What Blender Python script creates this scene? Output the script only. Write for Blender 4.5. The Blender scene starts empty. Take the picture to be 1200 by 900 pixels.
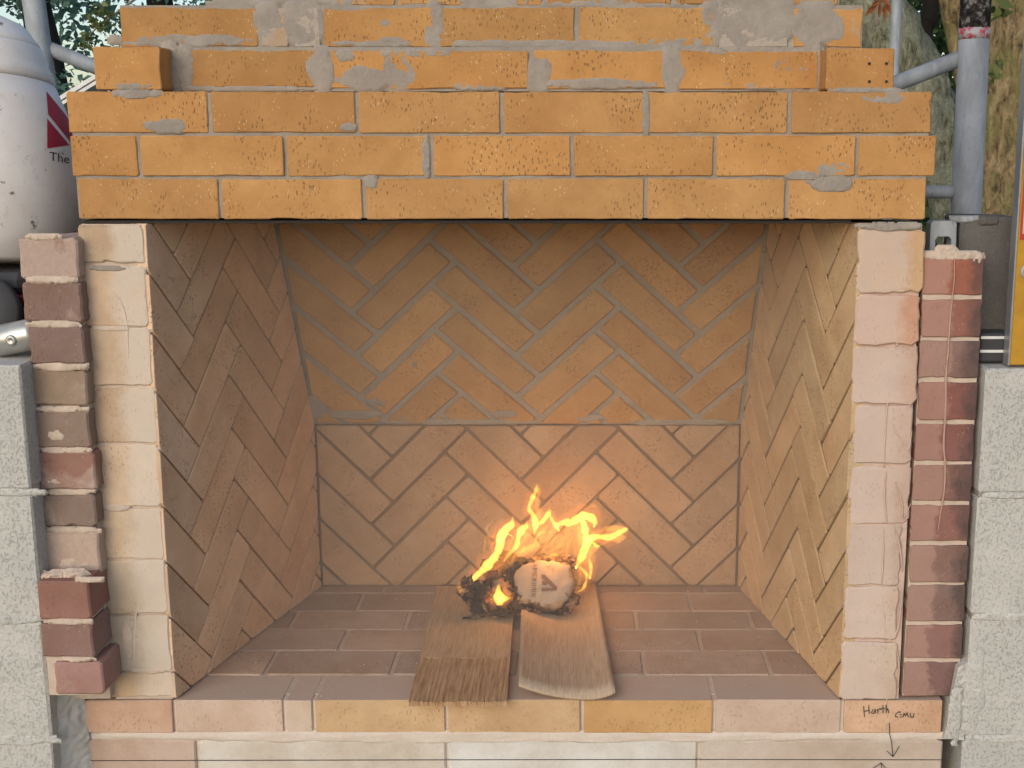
import bpy, math, random
from mathutils import Vector, Matrix, noise
R = random.Random(7)
S = bpy.context.scene
COL = S.collection
rad = math.radians

# ------------------------------------------------------------------ camera, world, sun, exposure
F, PX, PY, TH = 1500.0, 680.0, 450.0, math.atan(1500 / 7740)
DIST, EYE = 2.125, 0.983
cd = bpy.data.cameras.new('camera'); cam = bpy.data.objects.new('camera', cd); COL.objects.link(cam)
cam.location = (0, -DIST, EYE); cam.rotation_euler = (math.pi / 2 - TH, 0, 0)
cd.sensor_width = 36; cd.lens = F * 36 / 1200; cd.shift_x = -(PX - 600) / 1200
cd.clip_start = 0.05; cd.clip_end = 1500
S.camera = cam
S.view_settings.view_transform = 'Standard'; S.view_settings.look = 'None'
S.view_settings.exposure = 0.2; S.view_settings.gamma = 1
SUN_AZ, SUN_EL = 23, 22            # sun to the front left, low, veiled
sd = Vector((-math.sin(rad(SUN_AZ)) * math.cos(rad(SUN_EL)), -math.cos(rad(SUN_AZ)) * math.cos(rad(SUN_EL)), math.sin(rad(SUN_EL))))
w = bpy.data.worlds.new('World'); S.world = w; w.use_nodes = True
nt = w.node_tree; sky = nt.nodes.new('ShaderNodeTexSky'); sky.sky_type = 'NISHITA'; sky.sun_disc = False
sky.sun_elevation = rad(SUN_EL); sky.sun_rotation = rad(180 + SUN_AZ); sky.dust_density = 1.5; sky.air_density = 1.0
nt.links.new(sky.outputs[0], nt.nodes['Background'].inputs[0]); nt.nodes['Background'].inputs[1].default_value = 0.15
sl = bpy.data.lights.new('sun', 'SUN'); sl.energy = 1.0; sl.angle = rad(55); sl.color = (1, .975, .94)
so = bpy.data.objects.new('sun', sl); COL.objects.link(so); so.rotation_euler = sd.to_track_quat('Z', 'Y').to_euler()

# ------------------------------------------------------------------ measuring helpers
CT, ST = math.cos(TH), math.sin(TH)
def ray(x, y):
    a, b = (x - PX) / F, (y - PY) / F
    return Vector((a, CT - b * ST, -(ST + b * CT)))
CAM = Vector((0, -DIST, EYE))
def at(x, y, Y=0.0):                # measured point on the vertical plane at depth Y
    r = ray(x, y); return CAM + r * ((Y + DIST) / r.y)
def on(x, y, Z=0.0):                # measured point on the level at height Z
    r = ray(x, y); return CAM + r * ((Z - EYE) / r.z)
def pxm(Y): return F / (DIST + Y)

# ------------------------------------------------------------------ object helpers
def link(o, parent=None):
    COL.objects.link(o)
    if parent: o.parent = parent
    return o
def tag(o, label=None, cat=None, group=None, kind=None):
    if label: o['label'] = label
    if cat: o['category'] = cat
    if group: o['group'] = group
    if kind: o['kind'] = kind
    return o
def empty(name, loc, label, cat, group=None):
    o = link(bpy.data.objects.new(name, None)); o.location = loc; o.empty_display_size = .05
    bpy.context.view_layer.update()
    return tag(o, label, cat, group)
def mesh(name, vs, fs, m, parent=None, smooth=False, mw=None):
    me = bpy.data.meshes.new(name); me.from_pydata([tuple(v) for v in vs], [], fs); me.update()
    if smooth: me.polygons.foreach_set('use_smooth', [True] * len(me.polygons))
    if m: me.materials.append(m)
    o = bpy.data.objects.new(name, me); link(o, parent)
    if mw is None: mw = Matrix.Identity(4)
    root = wmat(parent) if parent else Matrix.Identity(4)
    o.matrix_basis = root.inverted() @ mw
    return o
def wmat(o):
    m = Matrix.Identity(4)
    while o: m = o.matrix_basis @ m; o = o.parent
    return m
class MB:
    def __init__(s): s.v = []; s.f = []
    def add(s, vs, fs):
        n = len(s.v); s.v += [Vector(v) for v in vs]; s.f += [tuple(i + n for i in f) for f in fs]; return s
    def box(s, x0, x1, y0, y1, z0, z1, M=None, c=0.0):
        if c:
            ring = lambda k, y: [(x0 + k, y, z0), (x1 - k, y, z0), (x1, y, z0 + k), (x1, y, z1 - k), (x1 - k, y, z1), (x0 + k, y, z1), (x0, y, z1 - k), (x0, y, z0 + k)]
            i = lambda y: [(x0 + c, y, z0 + c), (x1 - c, y, z0 + c), (x1 - c, y, z0 + c), (x1 - c, y, z1 - c), (x1 - c, y, z1 - c), (x0 + c, y, z1 - c), (x0 + c, y, z1 - c), (x0 + c, y, z0 + c)]
            vs = ring(c, y0 + c) + ring(c, y1 - c)
            fs = [(k, (k + 1) % 8, 8 + (k + 1) % 8, 8 + k) for k in range(8)]
            a = [(x0 + c, y0, z0 + c), (x1 - c, y0, z0 + c), (x1 - c, y0, z1 - c), (x0 + c, y0, z1 - c)]
            b = [(x0 + c, y1, z0 + c), (x1 - c, y1, z0 + c), (x1 - c, y1, z1 - c), (x0 + c, y1, z1 - c)]
            vs += a + b
            for o, e, fl in ((0, 16, 0), (8, 20, 1)):
                q = [(e, e + 1, e + 2, e + 3), (e, o + 0, o + 1, e + 1), (e + 1, o + 1, o + 2), (e + 1, o + 2, o + 3, e + 2), (e + 2, o + 3, o + 4), (e + 2, o + 4, o + 5, e + 3), (e + 3, o + 5, o + 6), (e + 3, o + 6, o + 7, e), (e, o + 7, o + 0)]
                fs += q if fl == 0 else [t[::-1] for t in q]
        else:
            vs = [(x0, y0, z0), (x1, y0, z0), (x1, y1, z0), (x0, y1, z0), (x0, y0, z1), (x1, y0, z1), (x1, y1, z1), (x0, y1, z1)]
            fs = [(0, 3, 2, 1), (4, 5, 6, 7), (0, 1, 5, 4), (1, 2, 6, 5), (2, 3, 7, 6), (3, 0, 4, 7)]
        if M: vs = [M @ Vector(v) for v in vs]
        return s.add(vs, fs)
    def tube(s, pts, rs, n=12, cap=True):
        pts = [Vector(p) for p in pts]
        if not isinstance(rs, (list, tuple)): rs = [rs] * len(pts)
        vs, fs = [], []; up = None
        for i, p in enumerate(pts):
            t = (pts[min(i + 1, len(pts) - 1)] - pts[max(i - 1, 0)]).normalized()
            if up is None: up = t.orthogonal().normalized()
            up = (up - t * up.dot(t)).normalized(); q = t.cross(up)
            vs += [p + (up * math.cos(2 * math.pi * k / n) + q * math.sin(2 * math.pi * k / n)) * rs[i] for k in range(n)]
        for i in range(len(pts) - 1):
            fs += [(i * n + k, i * n + (k + 1) % n, (i + 1) * n + (k + 1) % n, (i + 1) * n + k) for k in range(n)]
        if cap: fs += [tuple(range(n))[::-1], tuple((len(pts) - 1) * n + k for k in range(n))]
        return s.add(vs, fs)
    def lathe(s, prof, n=40, M=None):
        vs = [(r * math.cos(2 * math.pi * k / n), r * math.sin(2 * math.pi * k / n), z) for r, z in prof for k in range(n)]
        fs = [(i * n + k, i * n + (k + 1) % n, (i + 1) * n + (k + 1) % n, (i + 1) * n + k) for i in range(len(prof) - 1) for k in range(n)]
        fs += [tuple(range(n))[::-1], tuple((len(prof) - 1) * n + k for k in range(n))]
        if M: vs = [M @ Vector(v) for v in vs]
        return s.add(vs, fs)
    def build(s, name, m, parent=None, smooth=False, origin=None):
        if origin is None:
            xs = [v.x for v in s.v]; ys = [v.y for v in s.v]; zs = [v.z for v in s.v]
            origin = Vector(((min(xs) + max(xs)) / 2, (min(ys) + max(ys)) / 2, min(zs)))
        return mesh(name, [v - origin for v in s.v], s.f, m, parent, smooth, Matrix.Translation(origin))

# ------------------------------------------------------------------ materials
class NT:
    def __init__(s, name):
        s.m = bpy.data.materials.new(name); s.m.use_nodes = True; s.t = s.m.node_tree
        s.b = s.t.nodes['Principled BSDF']; s.out = s.t.nodes['Material Output']; s.b.inputs['Roughness'].default_value = .9
        s.b.inputs['Specular IOR Level'].default_value = .25
    def n(s, k, **kw):
        o = s.t.nodes.new('ShaderNode' + k)
        for a, v in kw.items():
            if a in o.inputs: s.put(o.inputs[a], v)
            else: setattr(o, a, v)
        return o
    def put(s, sock, v):
        if isinstance(v, bpy.types.NodeSocket): s.t.links.new(v, sock)
        else: sock.default_value = v
    def math(s, op, a, b=0.0, c=None):
        o = s.t.nodes.new('ShaderNodeMath'); o.operation = op; s.put(o.inputs[0], a); s.put(o.inputs[1], b)
        if c is not None: s.put(o.inputs[2], c)
        return o.outputs[0]
    def mix(s, fac, a, b, mode='MIX'):
        o = s.t.nodes.new('ShaderNodeMix'); o.data_type = 'RGBA'; o.blend_type = mode
        s.put(o.inputs[0], fac); s.put(o.inputs[6], a); s.put(o.inputs[7], b); return o.outputs[2]
    def ramp(s, fac, stops, interp='LINEAR'):
        o = s.t.nodes.new('ShaderNodeValToRGB'); o.color_ramp.interpolation = interp; e = o.color_ramp.elements
        while len(e) < len(stops): e.new(.5)
        for i, (p, c) in enumerate(stops): e[i].position = p; e[i].color = c if len(c) == 4 else (*c, 1)
        s.put(o.inputs[0], fac); return o.outputs[0]
    def rng(s, v, a, b, c=0.0, d=1.0):
        o = s.t.nodes.new('ShaderNodeMapRange'); s.put(o.inputs[0], v)
        for i, q in enumerate((a, b, c, d)): s.put(o.inputs[i + 1], q)
        return o.outputs[0]
    def noise(s, vec, scale, detail=4, rough=.55, dist=0.0):
        o = s.n('TexNoise', Scale=scale, Detail=detail, Roughness=rough, Distortion=dist); s.put(o.inputs['Vector'], vec); return o.outputs[0]
    def voro(s, vec, scale, feature='F1'):
        o = s.n('TexVoronoi', Scale=scale); o.feature = feature; s.put(o.inputs['Vector'], vec); return o.outputs[0]
    def obj(s, scale=(1, 1, 1), rnd=True):
        tc = s.n('TexCoord'); mp = s.n('Mapping'); s.put(mp.inputs[0], tc.outputs['Object']); mp.inputs['Scale'].default_value = scale
        if rnd:
            oi = s.n('ObjectInfo'); s.put(mp.inputs['Location'], s.math('MULTIPLY', oi.outputs['Random'], 37.0))
        return mp.outputs[0]
    def bump(s, h, strength=.5, dist=.002, prev=None):
        o = s.n('Bump', Strength=strength, Distance=dist); s.put(o.inputs['Height'], h)
        if prev: s.put(o.inputs['Normal'], prev)
        return o.outputs[0]
    def done(s, color=None, rough=None, normal=None, metal=None):
        if color is not None: s.put(s.b.inputs['Base Color'], color)
        if rough is not None: s.put(s.b.inputs['Roughness'], rough)
        if metal is not None: s.b.inputs['Metallic'].default_value = metal
        if normal is not None: s.put(s.b.inputs['Normal'], normal)
        return s.m

def brick_mat(name, specks=1.0, smear=(.40, .37, .33), side=None, top_col=None, side2=None):
    t = NT(name); oi = t.n('ObjectInfo'); v = t.obj()
    vs = t.obj((1, 1, .42))
    c = oi.outputs['Color']
    big = t.noise(v, 9, 3); fine = t.noise(v, 160, 3, .7); mid = t.noise(v, 40, 4, .6)
    c = t.mix(t.rng(big, .3, .7), c, t.mix(1.0, c, (.80, .74, .68, 1), 'MULTIPLY'))
    c = t.mix(t.rng(mid, .42, .75, 0, .45), c, t.mix(1.0, c, (1.18, 1.2, 1.25, 1), 'MULTIPLY'))
    c = t.mix(t.rng(fine, .3, .7, .0, .35), c, t.mix(1.0, c, (.72, .68, .62, 1), 'MULTIPLY'))
    # dark drag pits and pale grog specks
    d1 = t.voro(vs, 220); m1 = t.noise(v, 16, 3)
    pit = t.math('MULTIPLY', t.rng(d1, .30, .18), t.rng(m1, .44, .6))
    d2 = t.voro(t.obj((1.0, 1, .5)), 210); m2 = t.noise(v, 25, 3)
    grog = t.math('MULTIPLY', t.rng(d2, .22, .12), t.rng(m2, .5, .62))
    c = t.mix(t.math('MULTIPLY', pit, .62 * specks), c, (.13, .075, .04, 1))
    c = t.mix(t.math('MULTIPLY', grog, .65 * specks), c, (.72, .58, .38, 1))
    # mortar slurry wiped over the face; amount comes with the object's alpha
    n3 = t.noise(v, 11, 6, .62, .4)
    th = t.math('SUBTRACT', 1.15 if side2 else .98, t.math('MULTIPLY', oi.outputs['Alpha'], .88))
    mask = t.rng(t.math('SUBTRACT', n3, th), -.05, .10)
    scol = t.mix(t.rng(fine, .3, .7), (*smear, 1), (*[k * .85 for k in smear], 1))
    c = t.mix(t.math('MULTIPLY', mask, .82), c, scol)
    for side in [q for q in (side, side2) if q]:   # slurry, and for side2 a dark tone, over one end of the face, with a wandering edge: (x offset, direction, colour, amount)
        tc = t.n('TexCoord'); sx = t.n('SeparateXYZ'); t.put(sx.inputs[0], tc.outputs['Object'])
        g_ = t.n('NewGeometry'); wob = t.noise(g_.outputs['Position'], 9, 4, .6)
        e_ = t.math('ADD', t.math('MULTIPLY', t.math('SUBTRACT', sx.outputs[0], side[0]), side[1]), t.math('ADD', t.math('MULTIPLY', t.math('SUBTRACT', wob, .5), .07), t.math('MULTIPLY', t.math('SUBTRACT', t.noise(g_.outputs['Position'], 70, 5, .7), .5), .035)))
        sm = t.math('MULTIPLY', t.rng(e_, -side[4], side[4]), side[3]); soft = t.noise(g_.outputs['Position'], 26, 5, .65)
        c = t.mix(t.math('MULTIPLY', sm, t.rng(soft, .25, .6, .6, 1)), c, t.mix(t.rng(soft, .35, .65), (*side[2], 1), (*[k * .88 for k in side[2]], 1)))
        mask = t.math('MAXIMUM', mask, sm)
    if top_col:                        # upward faces take a colour of their own
        g2 = t.n('NewGeometry'); sn = t.n('SeparateXYZ'); t.put(sn.inputs[0], g2.outputs['True Normal'])
        c = t.mix(t.math('MULTIPLY', t.rng(sn.outputs[2], .75, .95), t.rng(mid, .2, .5, .75, 1)), c, (*top_col, 1))
    h = t.math('SUBTRACT', t.math('ADD', t.math('MULTIPLY', fine, .35), t.math('MULTIPLY', mid, .5)), t.math('MULTIPLY', pit, .9 * specks))
    h = t.math('ADD', h, t.math('MULTIPLY', mask, .5))
    return t.done(c, .92, t.bump(h, .55, .0022))
def slurry_mat(name, a, b, scale=14, bd=.003):
    t = NT(name); v = t.obj(); oi = t.n('ObjectInfo')
    n1 = t.noise(v, scale, 6, .6, .6); n2 = t.noise(v, 170, 3, .7); n3 = t.noise(v, 45, 5, .65)
    c = t.mix(t.rng(n1, .3, .7), (*a, 1), (*b, 1))
    c = t.mix(t.rng(n2, .3, .75, 0, .3), c, t.mix(1.0, c, (.7, .66, .62, 1), 'MULTIPLY'))
    h = t.math('ADD', t.math('MULTIPLY', n2, .3), t.math('ADD', n3, t.math('MULTIPLY', n1, .8)))
    return t.done(c, .93, t.bump(h, .6, bd))
def cmu_mat(name, a, b):
    t = NT(name); v = t.obj(); tc = t.obj((1, 1, .7))
    n1 = t.noise(v, 7, 7, .68, .5); n2 = t.noise(v, 230, 4, .75); n3 = t.noise(tc, 260, 3, .6)
    pit = t.math('MULTIPLY', t.rng(n3, .47, .36), t.rng(n1, .3, .55, .35, 1))
    c = t.mix(t.rng(n1, .35, .65), (*a, 1), (*b, 1))
    c = t.mix(t.rng(n2, .35, .75, 0, .5), c, t.mix(1.0, c, (.72, .72, .7, 1), 'MULTIPLY'))
    c = t.mix(t.math('MULTIPLY', pit, .38), c, (.22, .21, .185, 1))
    h = t.math('SUBTRACT', t.math('MULTIPLY', n2, .5), pit)
    return t.done(c, .95, t.bump(h, .6, .0018))
def plain(name, col, rough=.6, metal=0.0, var=.2, scale=30, bd=.0006):
    t = NT(name); v = t.obj(); n = t.noise(v, scale, 5, .6)
    c = t.mix(t.rng(n, .3, .7), (*col, 1), (*[k * (1 - var) for k in col], 1))
    return t.done(c, rough, t.bump(n, .4, bd), metal)
M = {}
M['brick'] = brick_mat('firebrick')
M['redbrick'] = brick_mat('red clay brick', .5, (.50, .38, .32))
M['jamb_l'] = brick_mat('firebrick end, slurry on the right half', .5, (.62, .53, .44), (.002, 1, (.66, .57, .48), .8, .012))
M['jamb_r'] = brick_mat('firebrick end, pink slurry on the left', .5, (.60, .47, .40), (.028, -1, (.63, .51, .44), .7, .012))
M['redbrick_r'] = brick_mat('red clay brick half covered in pink slurry', .5, (.46, .30, .24), (-.004, -1, (.47, .29, .23), .62, .004), None, (.030, 1, (.085, .065, .06), .85, .010))
M['edge'] = brick_mat('hearth edge firebrick', .5, (.60, .53, .46), None, (.50, .38, .30))
M['basebrick'] = brick_mat('pale base block', .12, (.64, .60, .54))
M['jamb'] = slurry_mat('firebrick end under slurry', (.66, .53, .38), (.58, .43, .28), 9)
M['mortar'] = slurry_mat('grey mortar', (.36, .32, .27), (.27, .235, .2), 20)
M['mortar_dark'] = slurry_mat('raked dark joint', (.20, .145, .10), (.12, .085, .06), 20)
M['mortar_dull'] = slurry_mat('dull grey brown joint', (.38, .335, .28), (.30, .26, .215), 24)
M['mortar_brown'] = slurry_mat('brown joint', (.27, .19, .125), (.19, .13, .085), 20)
M['mortar_hearth'] = slurry_mat('pale hearth joint', (.60, .51, .42), (.48, .40, .33), 20)
M['mortar_cream'] = slurry_mat('cream mortar', (.62, .50, .40), (.50, .40, .32), 25)
M['ridge_pink'] = slurry_mat('pink drip', (.50, .33, .26), (.46, .29, .23), 12)
M['mortar_pale'] = slurry_mat('pale slurry', (.66, .58, .50), (.60, .50, .42), 16)
M['mortar_pink'] = slurry_mat('pinkish slurry', (.62, .46, .38), (.54, .39, .31), 12)
M['cmu'] = cmu_mat('concrete block', (.57, .555, .515), (.49, .475, .445))
M['base'] = slurry_mat('base block', (.62, .60, .55), (.54, .52, .47), 10)
M['shaded_block'] = cmu_mat('shaded concrete block', (.155, .145, .135), (.115, .105, .10))  # the block's shade is put into this dark grey
M['steel'] = plain('rusty black steel', (.03, .022, .018), .7)
M['pencil'] = plain('pencil line', (.05, .045, .04), .8)

def galv():
    t = NT('galvanised tube'); v = t.obj((1, 1, .4)); n = t.noise(v, 30, 5, .65, .5); n2 = t.noise(v, 110, 3, .7)
    c = t.mix(t.rng(n, .35, .65), (.36, .38, .40, 1), (.24, .255, .27, 1)); c = t.mix(t.rng(n2, .62, .75, 0, .6), c, (.16, .15, .14, 1))
    return t.done(c, .65, t.bump(n2, .3, .0006), .15)
M['galv'] = galv()
def taped():
    t = NT('taped tube end'); v = t.obj(); n = t.noise(v, 70, 5, .7); n2 = t.noise(v, 24, 4, .6)
    c = t.ramp(n, [(.40, (.02, .02, .022)), (.52, (.07, .06, .06)), (.60, (.35, .35, .36))])
    return t.done(c, .6, None, .1)
M['tape_black'] = taped()
def redtape():
    t = NT('torn red tape'); v = t.obj(); n = t.noise(v, 80, 4, .65)
    return t.done(t.ramp(n, [(.36, (.40, .03, .07)), (.46, (.36, .10, .12)), (.52, (.34, .33, .34))]), .5)
M['tape_red'] = redtape()

# ------------------------------------------------------------------ brick builder
def clip(poly, cl):                 # convex clip of poly by convex ccw cl
    out = poly
    for i in range(len(cl)):
        a, b = Vector(cl[i]), Vector(cl[(i + 1) % len(cl)]); e = b - a; inp, out = out, []
        for k in range(len(inp)):
            p, q = Vector(inp[k]), Vector(inp[(k + 1) % len(inp)])
            dp = e.x * (p.y - a.y) - e.y * (p.x - a.x); dq = e.x * (q.y - a.y) - e.y * (q.x - a.x)
            if dp >= 0: out.append(p)
            if (dp >= 0) != (dq >= 0): out.append(p + (q - p) * (dp / (dp - dq)))
        if len(out) < 3: return []
    res = []
    for p in out:
        if not res or (p - res[-1]).length > .002: res.append(p)
    if len(res) > 2 and (res[0] - res[-1]).length < .002: res.pop()
    return res if len(res) > 2 else []
def area(p): return .5 * sum(p[i].x * p[(i + 1) % len(p)].y - p[(i + 1) % len(p)].x * p[i].y for i in range(len(p)))
def inset(poly, d):
    n = len(poly); lines = []
    for i in range(n):
        a, b = poly[i], poly[(i + 1) % n]; e = (b - a).normalized(); nn = Vector((-e.y, e.x)); lines.append((a + nn * d, e))
    out = []
    for i in range(n):
        (p, e), (q, g) = lines[i - 1], lines[i]; cr = e.x * g.y - e.y * g.x
        out.append(q.copy() if abs(cr) < 1e-4 else p + e * (((q - p).x * g.y - (q - p).y * g.x) / cr))
    return out
def rounded(poly, r, jit):
    n = len(poly); out = []
    for i in range(n):
        p, a, b = poly[i], poly[i - 1], poly[(i + 1) % n]
        for q in (a, b):
            d = q - p; k = min(r * R.uniform(.6, 1.6), d.length * .3); out.append(p + d.normalized() * k + Vector((R.uniform(-jit, jit), R.uniform(-jit, jit))))
    return out
def chipped(poly, seg, jit):
    out = []
    for i, p in enumerate(poly):
        q = poly[(i + 1) % len(poly)]; d = q - p; k = max(1, int(d.length / seg)); out.append(p)
        nn = Vector((-d.y, d.x)).normalized() if d.length > 1e-6 else Vector((0, 0))
        for j in range(1, k): out.append(p + d * ((j + R.uniform(-.3, .3)) / k) + nn * (R.uniform(-.3, 1.0) * jit * (2.6 if R.random() < .12 else 1)))
    return out
def slab(name, poly, depth, frame, m, parent, col=None, alpha=0.0, ch=.0025, r=.004, jit=.0008, ang=0.0, tilt=.006, proud=.0012, seg=0):
    """a brick: convex outline (local x, z) with chipped corners, chamfered front at y = 0, body behind. frame: wall matrix"""
    poly = [Vector(p) for p in poly]
    if area(poly) < 0: poly = poly[::-1]
    c = sum(poly, Vector((0, 0))) / len(poly)
    rot = Matrix.Rotation(-ang, 2)
    loc = [rot @ (p - c) for p in poly]
    o = rounded(loc, r, jit)
    if seg: o = chipped(o, seg, jit)
    n = len(o)
    o2 = inset(o, ch)
    if area(o2) < area(o) * .25 or area(o2) > area(o): o2 = [p * .85 for p in o]
    vs = [(p.x, R.uniform(-.0004, .0004), p.y) for p in o2] + [(p.x, ch, p.y) for p in o] + [(p.x, depth, p.y) for p in o]
    fs = [tuple(range(n))] + [(i, n + i, n + (i + 1) % n, (i + 1) % n) for i in range(n)] + [(n + i, 2 * n + i, 2 * n + (i + 1) % n, n + (i + 1) % n) for i in range(n)]
    mw = frame @ Matrix.Translation((c.x, R.uniform(-proud, proud), c.y)) @ Matrix.Rotation(-ang, 4, 'Y') @ Matrix.Rotation(R.uniform(-tilt, tilt), 4, 'X') @ Matrix.Rotation(R.uniform(-tilt, tilt), 4, 'Z')
    ob = mesh(name, vs, fs, m, parent, False, mw)
    if col:
        k = R.uniform(.88, 1.1); h = R.uniform(-.03, .03)
        ob.color = (col[0] * k * (1 + h), col[1] * k, col[2] * k * (1 - h), max(0, min(1, alpha + R.uniform(-.08, .08))))
    return ob
def rect(x0, x1, z0, z1): return [Vector((x0, z0)), Vector((x1, z0)), Vector((x1, z1)), Vector((x0, z1))]
def bed(name, outline, frame, m, parent, y=.004, amp=.0015, step=.02, thick=.05):
    """mortar bed: uneven grid over a quad outline (4 points, ccw) just behind the brick faces, closed at the back"""
    a, b, c, d = [Vector(p) for p in outline]
    nu = max(2, int(max((b - a).length, (c - d).length) / step)); nv = max(2, int(max((d - a).length, (c - b).length) / step))
    vs, fs = [], []; sd_ = R.uniform(0, 99)
    for j in range(nv + 1):
        for i in range(nu + 1):
            u, v = i / nu, j / nv; p = (a * (1 - u) + b * u) * (1 - v) + (d * (1 - u) + c * u) * v
            vs.append((p.x, y + amp * noise.noise((p.x * 30 + sd_, p.y * 30, 1.7)) + amp * .6 * noise.noise((p.x * 90 + sd_, p.y * 90, 4)), p.y))
    k = lambda i, j: j * (nu + 1) + i
    fs = [(k(i, j), k(i + 1, j), k(i + 1, j + 1), k(i, j + 1)) for j in range(nv) for i in range(nu)]
    n = len(vs); vs += [(p.x, y + thick, p.y) for p in (a, b, c, d)]
    fs += [(n + 3, n + 2, n + 1, n)]
    fs += [tuple([k(i, 0) for i in range(nu, -1, -1)] + [n, n + 1]), tuple([k(i, nv) for i in range(nu + 1)] + [n + 2, n + 3]),
           tuple([k(0, j) for j in range(nv + 1)] + [n + 3, n]), tuple([k(nu, j) for j in range(nv, -1, -1)] + [n + 1, n + 2])]
    return mesh(name, vs, fs, m, parent, False, frame)
def smear(frame, cx, cz, w_, h_, m, parent, t=.0025, rough=1.0, ang=0.0, name='mortar_smear', y=0.0, n=None, base=-.003, seed=None, ridge=0):
    """a wiped-on lump of mortar: height field that dips under the brick face at its ragged rim"""
    sd_ = seed if seed is not None else R.uniform(0, 999)
    st = .0028 if min(w_, h_) > .03 else .0018
    w_ *= 1.28; h_ *= 1.28
    nu = min(70, max(6, int(w_ / st))); nv = min(70, max(6, int(h_ / st)))
    vs, fs, hs = [], [], []
    for j in range(nv + 1):
        for i in range(nu + 1):
            u, v = 2 * i / nu - 1, 2 * j / nv - 1
            x, z = u * w_ / 2, v * h_ / 2
            uw = u + .35 * noise.noise((x * 22 + sd_, z * 22, 7)); vw = v + .35 * noise.noise((x * 22 + sd_, z * 22, 11))
            e = .78 - (uw * uw + vw * vw); fq = 1.4 / max(.012, min(w_, h_))
            q = e * 1.15 + rough * .8 * (.45 * noise.noise((x * fq * .6 + sd_, z * fq * .6, 0)) + .35 * noise.noise((x * fq * 1.7 + sd_, z * fq * 1.7, 3)) + .22 * noise.noise((x * 190 + sd_, z * 190, 3)))
            h = max(base, min(1, q * 2.2) * t * (.7 + .6 * noise.noise((x * 50, z * 50, sd_)) + .4 * noise.noise((x * 160, z * 160, sd_))) if q > 0 else q * .012)
            if abs(u) == 1 or abs(v) == 1: h = base
            if ridge: h += ridge * max(0, math.sin((x * .8 + z) * 160 + 5 * noise.noise((x * 12, z * 12, sd_)))) ** 3 * (1 if q > .1 else 0)
            hs.append(h); vs.append((x, -h, z))
    k = lambda i, j: j * (nu + 1) + i
    for j in range(nv):
        for i in range(nu):
            q = (k(i, j), k(i + 1, j), k(i + 1, j + 1), k(i, j + 1))
            if max(hs[a] for a in q) > base + .0003: fs.append(q)
    if not fs: return None
    used = sorted({a for f in fs for a in f}); mp = {a: b for b, a in enumerate(used)}
    return mesh(name, [vs[a] for a in used], [tuple(mp[a] for a in f) for f in fs], m, parent, True, frame @ Matrix.Translation((cx, y, cz)) @ Matrix.Rotation(ang, 4, 'Y'))
I4 = Matrix.Identity(4)
def face(Y): return Matrix.Translation((0, Y, 0))
BUFF = (.53, .288, .108)

# ================================================================== ground
t = NT('dirt'); v = t.obj(rnd=False); n1 = t.noise(v, .6, 6, .6); n2 = t.noise(v, 9, 5, .7)
c = t.mix(t.rng(n1, .35, .65), (.16, .12, .08, 1), (.09, .085, .05, 1)); c = t.mix(t.rng(n2, .4, .7, 0, .5), c, (.22, .18, .13, 1))
dirt = t.done(c, .95, t.bump(n2, .6, .02))
vs = []; fs = []; N = 24
for j in range(N + 1):
    for i in range(N + 1):
        x = (i / N - .5) * 2; y = (j / N - .5) * 2; x = x * abs(x) * 500; y = y * abs(y) * 500
        vs.append((x, y, -.45 + .12 * noise.noise((x * .1, y * .1, 0)) * min(1, max(0, math.hypot(x, y) - 3) * .2)))
fs = [(j * (N + 1) + i, j * (N + 1) + i + 1, (j + 1) * (N + 1) + i + 1, (j + 1) * (N + 1) + i) for j in range(N) for i in range(N)]
tag(mesh('ground', vs, fs, dirt), 'bare trodden dirt ground around the brickwork', 'ground', kind='structure')

# ================================================================== fireplace
fp = empty('fireplace', (-.13, .3, -.45), 'unfinished yellow firebrick fireplace with herringbone firebox and stepped courses above', 'fireplace')
LP, WP = .233, .0714                # herringbone brick pitch: length, width
def herring(panel, frame, outline, u0, z0, first, joint, col, alpha, m, su=1.0, sw=1.0, depth=.03, ch=.002, cols=range(-4, 9), rot=0.0, colf=None):
    L, W = LP - joint, WP - joint; P, V = LP / math.sqrt(2), WP * math.sqrt(2)
    xs = [p[0] for p in outline]; zs = [p[1] for p in outline]
    for i in cols:
        dirn = first if i % 2 == 0 else -first
        for k in range(-12, 14):
            cx, cz = u0 + i * P * su, z0 + (i % 2) * V / 2 + k * V
            if not (min(xs) - .2 < cx < max(xs) + .2 and min(zs) - .2 < cz < max(zs) + .2): continue
            a = Vector((1, dirn)) / math.sqrt(2); b = Vector((-dirn, 1)) / math.sqrt(2)
            pl = [a * (sx * L / 2) + b * (sz * W / 2) for sx, sz in ((-1, -1), (1, -1), (1, 1), (-1, 1))]
            pl = [Vector((cx + p.x * su, cz + p.y * sw)) for p in pl]
            q = clip(pl, outline)
            if not q or area(q) < 2.2e-4: continue
            cc = sum(q, Vector((0, 0))) / len(q)
            co, al = colf(cc) if colf else (col, alpha)
            slab('brick', q, depth, frame, m, panel, co, al, ch=ch, ang=dirn * math.pi / 4, r=.003, jit=.0007, proud=.0011, tilt=.005)

ZT, YB, ZB = .8405, .581, .368        # firebox top (behind the breast), depth, height of the upright back
LEAN = math.tan(rad(17.6))
FL, FR, BL, BR = -.7183, .4599, -.5745, .3481
# --- upright back
wall = bed('back_wall', [(BL - .02, -.01), (BR + .02, -.01), (BR + .02, ZB), (BL - .02, ZB)], face(YB), M['mortar_brown'], fp, .0045, .001)
herring(wall, face(YB), [(BL + .003, .003), (BR - .003, .003), (BR - .003, ZB - .0015), (BL + .003, ZB - .0015)], -.3518, .3016, 1, .0055, (.47, .31, .19), .18, M['brick'], ch=.0015)
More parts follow.
